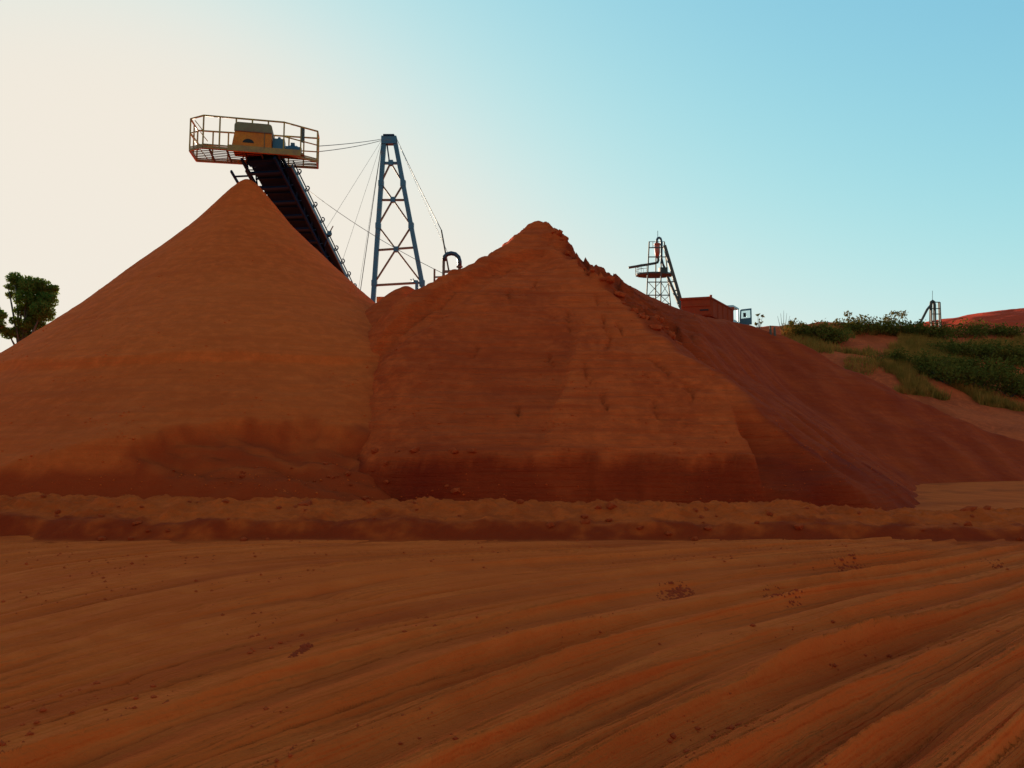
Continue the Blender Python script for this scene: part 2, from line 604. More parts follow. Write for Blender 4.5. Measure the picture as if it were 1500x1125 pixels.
_pa = np.linspace(-np.pi, np.pi, 721)
SL = [0.95, 1.08, 1.11, 1.07, 0.93, 0.79, 0.775, 0.98, 1.20, 1.13, 0.95]
_ps = np.interp(_pa, [-3.15, -2.2, -1.6, -1.0, -0.3, 0.2, 0.8, 1.3, 1.8, 2.3, 3.15], SL)
_kk = np.exp(-(np.arange(-60, 61) / 26.0) ** 2)
_ps = np.convolve(np.concatenate([_ps[-61:-1], _ps, _ps[1:61]]), _kk / _kk.sum(), 'valid')


def left_h(x, y):
    dx, dy = x - AX, y - AY
    r = np.hypot(dx, dy)
    ph = np.arctan2(dx, -dy)                      # 0 = towards the viewer, + = right
    s = np.interp(ph, _pa, _ps)
    rr = np.sqrt(r * r + 0.35 ** 2) - 0.35
    h = AZ - s * rr + 0.0046 * rr * rr - 0.42 * sst(0.2, 3.0, r) * sst(15, 7, r)
    h = h + 0.10 * fbm(x * 0.22, y * 0.22, 3) * sst(1, 6, r)
    zz = h + 0.35 * gn(x * 0.12, y * 0.12) + 0.06 * gn(x * 1.2, y * 1.2)
    # slip ledge half way up and faint terracettes below it
    led = 4.5 + 0.25 * gn(x * 0.2 + 5, y * 0 + 2)
    h = h - 0.20 * sst(led + 0.05, led - 0.06, zz) * sst(-0.25, 0.15, gn(x * 0.25, y * 0.1 + 8) + 0.2)
    h = h + 0.055 * fbm(x * 0.22, zz * 2.6, 3) * sst(4.6, 3.8, zz)
    h = h + 0.02 * gn(x * 0.5, zz * 6.0)
    h = h + 0.05 * fbm(ph * 9.0, r * 0.12, 3) * sst(1.0, 4.0, r) + 0.02 * fbm(x * 2.2, y * 2.2, 3)
    return h


def left_full(x, y):
    h = left_h(x, y)
    # the loader has dug into the toe: a low cut on the left, a deeper bite further right
    hc = np.interp(x, [-40, -10.6, -9.7, -8.4, -6.0, -4.2, -3.0, 5], [1.0, 1.1, 1.5, 2.35, 2.45, 2.2, 1.9, 1.6])
    hc = hc + 0.34 * fbm(x * 0.45, y * 0.9, 4) + 0.12 * gn(x * 2.5, y * 2.5)
    inn = sst(hc, hc - 0.22, h)
    low = sst(hc - 0.05, hc - 0.45, h)
    out = h - 0.42 * inn + low * (0.30 * fbm(x * 0.45, y * 2.0, 4) + 0.12 * fbm(x * 1.6, y * 4.4, 3))
    fw = y - 18.2 - 0.2 * fbm(x * 0.7, y * 0 + 3, 3)
    out = np.minimum(out, 2.0 * fw + 0.1)
    # shade of the dug toe painted into the colour; slope above it slightly darker
    deep = sst(hc + 0.25, hc - 0.25, h + 0.30 * fbm(x * 0.9, y * 1.8, 4)) * np.clip(0.9 + 0.6 * fbm(x * 0.8, y * 2.4, 3), 0, 1)
    deep = np.maximum(deep, sst(1.3, 0.9, out - 0.25 * gn(x * 1.3, y)))
    deep = np.maximum(deep, 0.22 * sst(4.6, 3.0, h + 0.5 * fbm(x * 0.3, y * 0.5, 3)))
    return out, deep


lx = np.arange(-44, 6, 0.1)
ly = np.concatenate([np.arange(17.7, 40, 0.085), np.arange(40, 62, 0.5)])
LX, LY = np.meshgrid(lx, ly)
LZ, LD = left_full(LX, LY)
o = link('sand_stockpile', grid_mesh('sand_stockpile', LX, LY, np.maximum(LZ, -0.3), {'dark_mix': 0.85 * LD}, drop=-0.25), M['sand'])
LPILE = tag(o, 'tall smooth cone of orange sand under the conveyor head, on the left', 'stockpile')

# ================================================================== RIGHT STOCKPILE
N1, P1, S1, Z1 = np.array([-0.041, 0.999]), np.array([-6.0, 18.8]), 0.72, 1.15
N2, P2, S2, Z2 = np.array([-0.770, 0.638]), np.array([8.6, 19.4]), 0.80, 0.0


def hit(px, py, n, p0, s, z0):
    d = ray(px, py)
    k = s * (d[0] * n[0] + d[1] * n[1])
    c0 = z0 - s * (p0 @ n)
    t = (c0 - CAMZ) / (d[2] - k)
    return (d[0] * t, d[1] * t, CAMZ + d[2] * t)


ctl = [hit(px, py, N1, P1, S1, Z1) for px, py in ((565, 447), (620, 418), (700, 381), (760, 345), (798, 322), (826, 346), (868, 392), (898, 412), (942, 449), (990, 454))]
crest1 = list(ctl)
N3, P3 = np.array([-0.885, 0.466]), np.array([12.6, 24.4])       # right side of the debris tongue
N4, P4 = np.array([-0.47, 0.883]), np.array([14.0, 36.0])        # far flank behind it
crest2 = [hit(px, py, N2, P2, S2, Z2) for px, py in ((1040, 464), (1095, 478))]
crest2 += [hit(px, py, N4, P4, S2, Z2) for px, py in ((1150, 493), (1250, 542), (1380, 602), (1500, 646))]
ctl += crest2
for q in crest1:                                   # keep the cap above the face in front of the crest
    ctl.append((q[0], q[1] - 6, q[2] + 1.2))
for q in crest2:
    ctl.append((q[0] + 4, q[1] - 5, q[2] + 0.3))
ctl += [(-9, 27, 4.4), (-11, 30, 3.0), (15, 58, 10.3), (12, 66, 10.3), (20, 60, 9.8), (26, 66, 8.0), (36, 74, 4.0), (1.5, 46, 7.5), (-2.5, 38, 7.2),
        tuple(W(942, 444, 34)), tuple(W(898, 416, 38)), tuple(W(868, 396, 40)), tuple(W(990, 457, 36)), tuple(W(942, 450, 46)), tuple(W(990, 464, 48)), tuple(W(868, 405, 50)),
        (-7, 42, 3.5), (-6, 60, 1.0), (5, 70, 7.5), (50, 86, 2.0), (-8, 35, 4.6), (20, 86, 9.0)]
Tcap = tps(ctl)


def right_h(x, y):
    d1 = (x - P1[0]) * N1[0] + (y - P1[1]) * N1[1]
    d2 = (x - P2[0]) * N2[0] + (y - P2[1]) * N2[1]
    d1 = d1 + 0.30 * fbm(x * 0.3, y * 0.18, 3)
    # the loader has bitten into the toe on the left and the right end of the cut face
    bite = 0.9 * sst(-2.0, -4.2, x) * sst(7, 2, d1)
    d1b = d1 - bite
    d2b = d2 + 0.35 * fbm(x * 0.35 + y * 0.2, x * 0.05 - y * 0.05, 3) + 0.9 * fbm(x * 0.33 + 7, y * 0.33, 3)
    zs = Z1 * (1.0 + 0.5 * fbm(x * 0.45, y * 0 + 6, 4, 2.1, 0.6))
    wall = 3.4 * (d1b - 0.22 - 0.3 * fbm(x * 0.5, y * 0 + 6, 4, 2.1, 0.6)) + 0.2 * fbm(x * 2.0, y * 4.0, 3)
    f1 = smin(Z1 + S1 * d1b, wall + 0.9, 0.12)
    f1 = np.where(d1b < 0, -0.3, f1)
    # slump debris at the toe
    slump = 1.5 * sst(18.5, 21.5, y) + 0.5 * fbm(x * 0.9, y * 0.9, 4) - 0.15 - 2.0 * sst(-1.6, -0.4, x) - 2 * sst(-4.6, -5.6, x)
    f1 = np.maximum(f1, np.where(y > 18.4, slump, -0.3))
    d2b = d2b + 1.25 * np.exp(-((f1 - 3.6) / 1.7) ** 2) * sst(3.0, 5.0, x)
    fan = S2 * d2b + 0.22 * gn((x * 0.638 + y * 0.77) * 0.55, d2 * 0.05) * sst(0, 2, d2) + 0.16 * gn((x * 0.638 + y * 0.77) * 1.4, d2 * 0.1) * sst(0, 1.5, d2)
    d3 = (x - P3[0]) * N3[0] + (y - P3[1]) * N3[1] + 0.45 * fbm(x * 0.3, y * 0.3, 3)
    d4 = (x - P4[0]) * N4[0] + (y - P4[1]) * N4[1] + 0.5 * fbm(x * 0.22, y * 0.22, 3)
    fan = smin(fan, 0.78 * d3 + 0.45 * np.maximum(d3 - 6, 0), 0.5)
    far = S2 * d4 + 0.2 * gn(x * 0.5, y * 0.12)
    # recess at the end of the cut face
    edge = 6.0 + 0.35 * (0.3 + gn(y * 0 + 2, f1 * 0.8))
    rec = sst(edge, edge + 0.16, x) * sst(3.1, 2.3, f1 + 0.25 * (x - 6))
    f1 = f1 - 0.75 * rec
    f = smin(f1, fan, 0.15)
    f = -smin(-f, -np.where(x > 9, far, -1.0), 0.3)
    wl = 1.3 * ((x + 4.0) * 0.753 + (y - 19.0) * 0.659 + 0.35 * fbm(x * 0.4, y * 0.4, 3))
    f = smin(f, wl, 0.5)
    cap = Tcap(x, y)
    ps = sst(0.1, -0.6, d1 - d2) * sst(2.0, 2.6, x)        # right half of the crest
    cap = cap + 0.06 * fbm(x * 0.8, y * 0.8, 3) - 0.75 * np.exp(-((x - 3.25) / 0.95) ** 2) * sst(46, 36, y)
    near = sst(46, 34, y)
    blk = (cell(x * 2.1 + 0.3 * gn(x, y), y * 1.3) - 0.5) * 0.62 * sst(1.2, 2.2, x) * sst(7.5, 5.0, x) * near
    cap = cap + blk + 0.12 * fbm(x * 2.1, y * 2.1, 3) * near
    h = smin(f, cap, 0.16)
    rim = np.exp(-((cap - f) / 0.7) ** 2) * sst(1.0, 1.9, x) * sst(8.0, 5.5, x) * near
    h = h + rim * (0.42 * (cell(x * 2.3 + 0.25 * gn(x * 2, y * 2), y * 1.1 + 5) - 0.45) + 0.18 * fbm(x * 3.0, y * 3.0, 3))
    front = sst(0.15, -0.15, f1 - fan)
    z = h + 0.5 * gn(x * 0.1, y * 0.1) + 0.06 * gn(x * 0.9, y * 0.9)
    # crack and dropped band that follow the left crest
    q = cap - f1 + 0.18 * gn(x * 0.7, y * 0.3)
    lb = sst(1.9, 1.0, x) * front
    h = h - (0.34 * sst(0.95, 1.10, q) - 0.34 * sst(2.3, 3.4, q)) * lb
    h = h - 0.24 * np.exp(-((q - 1.55) / 0.12) ** 2) * lb * sst(-0.2, 0.2, gn(x * 0.5 + 4, y * 0))
    # layering seen on the face
    h = h + (0.11 * fbm(x * 0.2, z * 2.3, 4, 2.1, 0.6) + 0.03 * gn(x * 0.5, z * 7) + 0.05 * fbm(x * 1.8, y * 1.8, 3)) * front
    # upright cracks
    for cx, z0, z1 in ((3.1, 4.6, 6.4), (3.05, 6.6, 7.4), (1.9, 5.4, 6.6), (-0.1, 6.6, 7.6), (4.5, 3.6, 4.6), (5.1, 2.9, 3.8), (2.6, 2.4, 3.4), (0.9, 7.4, 8.3), (3.7, 5.2, 6.0), (2.2, 3.4, 4.4), (-1.2, 4.6, 5.3), (1.2, 4.2, 5.0), (4.0, 2.2, 3.2), (0.2, 2.6, 3.3)):
        h = h - 0.17 * np.exp(-((x - cx - 0.3 * fbm(z * 1.6, x * 0 + cx, 3)) / 0.05) ** 2) * sst(z0, z0 + 0.3, z) * sst(z1, z1 - 0.3, z) * front
    # slab that slid away in the middle of the face: a shallow scar with a curved rim
    scar = sst(0.25, -0.05, (x - 1.3 - 0.35 * (z - 3.3)) + 0.25 * gn(z * 0.9, x * 0)) * sst(1.9, 2.5, z) * sst(6.5, 4.2, z) * sst(-3.5, -1.0, x)
    h = h - 0.26 * scar * front
    # gouged slip lines on the dumped flank
    t = x * 0.638 + y * 0.77
    fl = (1 - front)
    for tc_, wd_, dp_ in ((26.5, 0.5, 0.35), (29.2, 0.35, 0.2), (24.6, 0.3, 0.2), (33.0, 0.6, 0.25)):
        h = h - dp_ * np.exp(-((t - tc_ - 0.4 * gn(d2 * 0.3, t * 0)) / wd_) ** 2) * fl * sst(0.3, 2, d2) * sst(11, 7, d2)
    h = h + 0.10 * fbm(x * 0.9, y * 0.9, 4) * fl
    dm = np.clip(0.75 * fl + 0.75 * rec + 0.95 * sst(0.35, 0.0, h - zs) * sst(30, 24, y) + 0.3 * sst(0.1, 0.5, gn(x * 0.35, z * 0.5)) * front + 0.38 * sst(0.35, -0.25, x - 1.3 - 0.35 * (z - 3.3) + 0.4 * gn(z * 0.9, x * 0)) * sst(7.0, 4.6, z) * sst(-4.0, -2.0, x) * front, 0, 1)  # recess and toe shade painted in; flank and scar are redder soil
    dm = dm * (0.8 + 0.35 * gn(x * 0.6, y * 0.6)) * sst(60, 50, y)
    return h, np.clip(dm, 0, 1)


rx = np.concatenate([np.arange(-13, 14, 0.085), np.arange(14, 54, 0.2)])
ry = np.concatenate([np.arange(18.2, 37, 0.08), np.arange(37, 60, 0.25), np.arange(60, 95, 0.7)])
RX, RY = np.meshgrid(rx, ry)
RZ, RD = right_h(RX, RY)
o = link('soil_stockpile', grid_mesh('soil_stockpile', RX, RY, np.maximum(RZ, -0.3), {'dark_mix': RD}, drop=-0.25), M['clay'])
RPILE = tag(o, 'broad reddish stockpile with layered cut face and ragged crest, centre right', 'stockpile')


def surf(fn, x, y):
    v = fn(np.array([[float(x)]]), np.array([[float(y)]]))
    v = v[0] if isinstance(v, tuple) else v
    return float(v[0, 0])


# clods along the ragged crest and at the toe
def clod_mesh(seed):
    rr = random.Random(seed)
    import bmesh
    bm = bmesh.new()
    bmesh.ops.create_icosphere(bm, subdivisions=1, radius=1.0)
    for v in bm.verts:
        m_ = max(abs(v.co.x), abs(v.co.y), abs(v.co.z))
        v.co = v.co * (0.55 + 0.45 / m_ * 0.8) * rr.uniform(0.72, 1.15)
    me = bpy.data.meshes.new('clod')
    bm.to_mesh(me)
    bm.free()
    me.materials.append(M['clod'])
    return me


CL = [clod_mesh(i) for i in range(7)]
cr = np.array(crest1)
for i in range(70):
    if i < 46:
        px = random.uniform(812, 985)
        k = np.interp(px, [798, 824, 868, 898, 942, 990], range(4, 10))
        x = np.interp(k, range(10), cr[:, 0]) + random.uniform(-0.1, 0.1)
        y = np.interp(k, range(10), cr[:, 1]) + random.uniform(-0.9, 0.4)
        s = random.uniform(0.07, 0.2)
    else:
        x, y = random.uniform(-3.6, -0.5), random.uniform(18.9, 20.6)
        s = random.uniform(0.05, 0.13)
    zc = surf(right_h, x, y)
    if i >= 46 and zc > 1.6:
        continue
    c = bpy.data.objects.new('clod', CL[i % 7])
    c.parent = RPILE
    c.location = (x, y, zc + s * 0.2)
    c.scale = (s * random.uniform(0.9, 1.7), s * random.uniform(0.8, 1.3), s * random.uniform(0.7, 1.1))
    c.rotation_euler = (random.uniform(-0.4, 0.4), random.uniform(-0.4, 0.4), random.uniform(0, 6))
    C.objects.link(c)

for i in range(150):
    on_berm = i < 95
    if on_berm:
        k, j = random.randrange(int(14 / 0.045), int(44 / 0.045)), random.randrange(14, 62)
        x, y, z = BX[j, k], BY[j, k], BZ[j, k]
        s = random.uniform(0.03, 0.085) * (1.5 if random.random() < 0.12 else 1)
        par = BERM
    else:
        x, y = random.uniform(-10.5, -3.4), random.uniform(18.9, 20.6)
        z = surf(left_full, x, y)
        s = random.uniform(0.03, 0.09)
        if z > 1.25:
            continue
        par = LPILE
    c = bpy.data.objects.new('clod', CL[i % 7])
    c.parent = par
    c.location = (x, y, z + s * 0.15)
    c.scale = (s * random.uniform(0.9, 1.7), s * random.uniform(0.8, 1.3), s * random.uniform(0.6, 1.0))
    c.rotation_euler = (random.uniform(-0.4, 0.4), random.uniform(-0.4, 0.4), random.uniform(0, 6))
    C.objects.link(c)

# small heap in the saddle between the stockpiles
hx, hy, hz = W(593, 419, 30.5)
SXg, SYg = np.meshgrid(np.arange(hx - 4.5, hx + 4.5, 0.08), np.arange(hy - 4.5, hy + 4.5, 0.08))
rr_ = np.hypot(SXg - hx, SYg - hy)
SZ = hz - (np.sqrt((0.92 * rr_) ** 2 + 0.12) - 0.34) + 0.06 * fbm(SXg * 1.3, SYg * 1.3, 3)
o = link('soil_heap', grid_mesh('soil_heap', SXg, SYg, SZ, {'dark_mix': SZ * 0 + 0.2}, drop=hz - 4.0), M['clay'])
tag(o, 'small rounded heap of soil in the saddle between the two stockpiles', 'heap')

# ================================================================== HILLSIDE
hp = [W(*p) for p in ((1080, 500, 80), (1150, 494, 78), (1230, 482, 82), (1300, 480, 86), (1380, 486, 88), (1450, 484, 90), (1500, 487, 92), (1600, 480, 96), (1800, 480, 110),
                      (1260, 528, 68), (1330, 556, 65), (1400, 582, 63), (1500, 604, 61), (1650, 625, 60), (1300, 518, 74), (1400, 512, 78), (1500, 522, 78),
                      (1400, 548, 70), (1500, 565, 69), (1650, 570, 70), (1420, 612, 58), (1500, 640, 55), (1650, 660, 54))]
hp += [(20, 100, 16), (50, 110, 18), (90, 110, 20), (30, 60, 5.0), (24, 66, 7), (40, 50, 0.6), (34, 50, 0.6), (60, 50, 0.4), (25, 130, 16), (80, 130, 19), (110, 90, 10)]
Hcap = tps(hp)


def hill_h(x, y):
    h = Hcap(x, y)
    h = h + 0.7 * fbm(x * 0.11, y * 0.11, 4) + 0.18 * fbm(x * 0.6, y * 0.6, 3)
    return h * sst(48, 54, y) * 1.0 - 0.4 * sst(54, 48, y)


hxs = np.arange(16, 125, 0.45)
hys = np.concatenate([np.arange(48, 100, 0.35), np.arange(100, 150, 1.5)])
HX, HY = np.meshgrid(hxs, hys)
HZ = hill_h(HX, HY)
o = link('hillside', grid_mesh('hillside', HX, HY, HZ, {'dark_mix': 0.5 * sst(0.1, 0.5, fbm(HX * 0.2, HY * 0.2, 3))}, drop=-0.3), M['hill'])
tag(o, 'overgrown reddish hillside rising at the right', kind='structure')

fp = [W(*p) for p in ((1250, 500, 118), (1340, 487, 120), (1380, 475, 122), (1440, 462, 124), (1500, 453, 126), (1570, 446, 128), (1700, 440, 132), (1900, 445, 140))]
fp += [(p.x, p.y + 50, p.z + 1) for p in fp] + [(p.x + 2, p.y - 20, p.z - 5) for p in fp]
Fcap = tps(fp)
FX, FY = np.meshgrid(np.arange(45, 190, 0.8), np.arange(96, 190, 0.8))
FZ = Fcap(FX, FY) + 0.35 * fbm(FX * 0.2, FY * 0.2, 4)
o = link('far_hill', grid_mesh('far_hill', FX, FY, FZ, {'dark_mix': FX * 0}), M['redhill'])
tag(o, 'bare red hill beyond the overgrown slope', kind='structure')


# ================================================================== PLANTS
def leaf_cloud(centres, radii, n, size, squash=1.0, seed=0, up=0.0):
    """small bent leaf faces filling clumps; returns vertices, triangles"""
    r = np.random.default_rng(seed)
    k = r.choice(len(centres), n, p=np.array(radii) ** 2 / (np.array(radii) ** 2).sum())
    d = r.normal(size=(n, 3))
    d /= np.linalg.norm(d, axis=1, keepdims=True)
    p = np.array(centres)[k] + d * (np.array(radii)[k] * r.random(n) ** 0.45)[:, None] * np.array([1, 1, squash])
    a1 = r.normal(size=(n, 3)) + np.array([0, 0, up])
    a1 /= np.linalg.norm(a1, axis=1, keepdims=True)
    a2 = np.cross(a1, r.normal(size=(n, 3)))
    a2 /= np.linalg.norm(a2, axis=1, keepdims=True)
    s = size * (0.6 + 0.8 * r.random(n))[:, None]
    V = np.stack([p - a1 * s, p + a2 * s * 0.42, p + a1 * s, p - a2 * s * 0.42], 1).reshape(-1, 3)
    q = np.arange(n * 4).reshape(-1, 4)
    return V, q


def leaves(name, V, q, mat, parent):
    return link(name, arr_mesh(name, V - np.array(ORG[parent]), q, smooth=False), mat, parent)


def tree(base, clumps, label, nleaf, size, seed, group=None):
    t = thing('tree', base, label, 'tree', group)
    b = Vector(base)
    tops = [Vector(c) for c, _ in clumps]
    mid = sum(tops, Vector()) / len(tops)
    fork = Vector((b.x * 0.5 + mid.x * 0.5, b.y * 0.5 + mid.y * 0.5, b.z + (min(c.z for c in tops) - b.z) * 0.8))
    m = MB().tube([b, b.lerp(fork, 0.5) + Vector((0.15, 0, 0)), fork], [0.34, 0.26, 0.2], 9)
    for c in tops:
        m.tube([fork, fork.lerp(c, 0.5) + Vector((0, 0, 0.15)), c], [0.15, 0.09, 0.03], 6)
    m.build('trunk', M['bark'], t, True)
    V, q = leaf_cloud([tuple(c) for c, _ in clumps], [r for _, r in clumps], nleaf, size, 0.85, seed)
    leaves('crown', V, q, M['leaf'], t)
    return t


D = 66
cl = []
for px, py, r in ((22, 408, 9), (30, 420, 12), (45, 418, 13), (60, 420, 12), (72, 428, 10), (80, 422, 5), (38, 438, 13), (55, 438, 14), (70, 440, 11), (62, 455, 13), (48, 460, 12),
                  (30, 455, 7), (70, 462, 8), (40, 475, 9), (22, 470, 6), (26, 486, 8), (55, 474, 10), (12, 488, 8), (40, 490, 9), (12, 420, 4), (15, 432, 5)):
    p = W(px, py, D + random.uniform(-1.2, 1.2))
    cl.append((p, r * D / F * 1.3))
tree((W(28, 460, D).x, D, 0), cl, 'dark green broadleaf tree rising behind the left edge of the sand cone', 15000, 0.13, 3, 'trees behind the left stockpile')
cl = []
for px, py, r in ((-6, 458, 10), (3, 462, 7), (-14, 452, 12), (-2, 474, 9), (-16, 472, 12), (4, 482, 6), (-30, 450, 14), (-32, 470, 14)):
    p = W(px, py, D - 3 + random.uniform(-1, 1))
    cl.append((p, r * D / F))
tree((W(-20, 460, D - 3).x, D - 3, 0), cl, 'lower dark tree cut by the left border of the picture', 6000, 0.13, 5, 'trees behind the left stockpile')


def shrub(base, h, w, n, size, label, seed, group, sparse=False, stem=0.03):
    r = random.Random(seed)
    t = thing('shrub', base, label, 'shrub', group)
    b = Vector(base)
    m = MB()
    cs, rs = [], []
    for i in range(9 if not sparse else 7):
        tip = b + Vector((r.uniform(-w, w) / 2, r.uniform(-w, w) / 2, h * r.uniform(0.45, 1.0)))
        m.tube([b - Vector((0, 0, 0.15)), b.lerp(tip, 0.5) + Vector((r.uniform(-0.1, 0.1), 0, 0.1 * h)), tip], [stem, stem * 0.7, stem * 0.35], 5)
        cs.append(tuple(tip)); rs.append((0.16 if sparse else 0.3) * w * r.uniform(0.7, 1.2))
        if not sparse:
            cs.append(tuple(b.lerp(tip, 0.55))); rs.append(0.3 * w)
    m.build('stem', M['bark'], t)
    V, q = leaf_cloud(cs, rs, n, size, 0.8, seed)
    leaves('foliage', V, q, M['shrub'], t)
    return t


def on_hill(px, py, fn=None, y0=56, y1=140):
    """first point of the hillside seen in a direction"""
    d = ray(px, py)
    yy = np.arange(y0, y1, 0.15)
    xx, zz = d[0] / d[1] * yy, CAMZ + d[2] / d[1] * yy
    hh = (fn or hill_h)(xx, yy)
    k = np.argmax(hh >= zz) if (hh >= zz).any() else np.argmin(zz - hh)
    return Vector((xx[k], yy[k], hh[k]))


SK = 'saplings on the skyline'
for i, (px, pt, wpx, lab, n) in enumerate(((1112, 458, 16, 'spindly sapling against the sky just right of the truck door', 60),
                                          (1173, 468, 30, 'low sparse sapling with few leaves right of the bare twig', 90),
                                          (1244, 461, 38, 'sparse sapling above the left end of the big skyline bush', 170),
                                          (1312, 455, 46, 'tallest leafy sapling on the skyline, left of the far pipe tower', 230))):
    p = on_hill(px, 489 if px < 1200 else 484)
    y = p.y
    h = W(px, pt, y).z - p.z
    shrub(tuple(p), max(h, 0.6), wpx * y / F, n, 0.17, lab, 20 + i, SK, True)
p = on_hill(1148, 490)
t = thing('bare_shrub', tuple(p), 'bare forked twig standing against the sky left of the skyline bushes', 'shrub', None)
for k in range(5):
    q = W(1148 + (k - 2) * 4.5, 455 + abs(k - 2) * 4, p.y)
    MB().tube([p - Vector((0, 0, 0.1)), p.lerp(q, 0.5) + Vector((0.05 * (k - 2), 0, 0)), q], [0.035, 0.025, 0.012], 5).build('twig', M['bark'], t)
blist = ((1262, 486, 44, 1.0, 'broad dark bush forming the highest part of the green skyline'), (1295, 488, 40, 0.9, 'bush next to the tall sapling on the green skyline'),
         (1180, 494, 36, 1.0, 'low bush at the left start of the green slope'), (1215, 503, 38, 1.1, 'low bush at the rim behind the red flank'),
         (1330, 492, 40, 1.1, 'bush below the far pipe tower'), (1375, 496, 40, 0.9, 'flat bush in the green strip under the red hill'),
         (1425, 492, 44, 0.8, 'long low bush below the middle of the red hill'), (1470, 492, 34, 0.8, 'small bush below the red hill near the right border'),
         (1395, 525, 44, 1.4, 'dark shrub in the middle of the overgrown slope'), (1440, 527, 42, 1.4, 'dark shrub right of the middle of the overgrown slope'),
         (1350, 545, 40, 1.1, 'yellowish shrub at the lower left of the overgrown slope'), (1488, 534, 38, 1.5, 'dark shrub on the slope at the right border'),
         (1385, 562, 46, 1.4, 'dense shrub low on the slope above the orange bank'), (1430, 570, 50, 1.5, 'wide dark shrub low on the slope'),
         (1480, 582, 50, 1.6, 'dark shrub above the orange bank at the right border'), (1310, 535, 34, 0.8, 'small shrub beside the edge of the red flank'),
         (1455, 555, 46, 1.3, 'shrub in the thick growth on the lower right slope'), (1405, 548, 40, 1.2, 'shrub in the centre of the thick growth'))
for i, (px, py, wpx, h, lab) in enumerate(blist):
    p = on_hill(px, py)
    shrub(tuple(p), h, 1.35 * wpx * p.y / F, 1500, 0.15, lab, 60 + i, 'bushes on the hillside')

# grass and weeds on the slope
gv = []
rg = np.random.default_rng(5)
for (px0, px1, py0, py1, n, hh) in ((1150, 1340, 486, 514, 22000, 0.55), (1320, 1540, 484, 502, 16000, 0.5), (1300, 1560, 512, 606, 60000, 0.65), (1240, 1540, 495, 606, 26000, 0.5)):
    k = 0
    tries = rg.random((n, 2))
    c0, c1 = on_hill(px0, py0), on_hill(px1, py1)
    ya, yb = sorted((c0.y, c1.y))
    ya, yb = min(ya, 62), max(yb, 88) if py0 < 490 else yb + 8
    yy = ya + (yb - ya) * tries[:, 0]
    xx = ((px0 - CX) + (px1 - px0) * tries[:, 1]) / F * yy
    zz = hill_h(xx, yy)
    pyy = HOR - (zz - CAMZ) / yy * F * 1.0
    dens = fbm(xx * 0.16, yy * 0.16, 3)
    ok = (pyy > py0 - 6) & (pyy < py1 + 4) & (dens > -0.1)
    gv.append(np.stack([xx, yy, zz, hh * (0.5 + rg.random(n))], -1)[ok])
gv = np.concatenate(gv)
n = len(gv)
ang = rg.random(n) * 6.283
lean = rg.normal(size=(n, 2)) * 0.22
wv = np.stack([np.cos(ang), np.sin(ang), ang * 0], -1) * 0.035
b0 = gv[:, :3] - np.array([0, 0, 0.05])
tip = gv[:, :3] + np.stack([lean[:, 0], lean[:, 1], gv[:, 3]], -1)
V = np.stack([b0 - wv, b0 + wv, tip], 1).reshape(-1, 3)
o = link('hillside_grass', arr_mesh('hillside_grass', V, np.arange(3 * n).reshape(-1, 3), smooth=False), M['grass'])
tag(o, 'dry green and straw coloured grass covering the hillside', 'grass', kind='stuff')

# ================================================================== STACKER CONVEYOR
ZD = W(281, 218, 37.3).z                            # deck level
plan = [Vector((W(px, 160, y).x, y, 0)) for px, y in ((299, 36.9), (417, 37.7), (466, 38.8), (468, 39.7), (291, 38.7), (280, 37.3))]
hd = Vector((W(388, 245, 38.6).x, 38.6, ZD - 0.45))  # boom head, centre of belt
tl0 = Vector((W(470, 398, 46.5).x, 46.5, W(470, 398, 46.5).z))
ax = (tl0 - hd).normalized()
tail = hd + ax * ((hd.z - 1.2) / -ax.z)
st = thing('stacker_conveyor', (tail.x, tail.y, 0), 'dark inclined stacker conveyor with railed drive platform above the sand cone', 'conveyor')
side = ax.cross(Vector((0, 0, 1))).normalized()     # to the right of the boom as seen going up-back
if side.x < 0: side = -side
nrm = side.cross(ax).normalized()
if nrm.z < 0: nrm = -nrm
hw = 0.88


def B(s, u, w):                                     # along the boom, sideways, above
    return hd + ax * s + side * u + nrm * w


LB = (tail - hd).length
MB().prism([B(-0.6, -0.72, 0.55), B(-0.6, 0.72, 0.55), B(LB, 0.72, 0.55), B(LB, -0.72, 0.55)], nrm * 0.03).build('carrying_belt', M['belt'], st)
MB().prism([B(-0.5, -0.7, 0.0), B(-0.5, 0.7, 0.0), B(LB, 0.7, 0.0), B(LB, -0.7, 0.0)], nrm * 0.03).build('return_belt', M['belt'], st)
for u in (-hw, hw):
    for w, hgt in ((0.5, 0.16), (-0.18, 0.16)):
        MB().bar(B(-0.8, u, w), B(LB, u, w), 0.1, hgt, nrm).build('boom_chord', M['navy'], st)
    m = MB()
    k = 0
    s = -0.6
    while s < LB - 1.2:
        m.bar(B(s, u, 0.45), B(s + 0.6, u, -0.13), 0.06, 0.06, nrm).bar(B(s + 0.6, u, -0.13), B(s + 1.2, u, 0.45), 0.06, 0.06, nrm)
        s += 1.2
    m.build('boom_lacing', M['navy'], st)
s = 0.2
while s < 18:
    MB().bar(B(s, -hw, -0.2), B(s, hw, -0.2), 0.16, 0.12, nrm).build('cross_member', M['navy'], st)
    MB().tube([B(s + 0.55, -0.8, -0.04), B(s + 0.55, 0.8, -0.04)], 0.06, 8).build('return_roller', M['belt'], st, True)
    s += 1.1
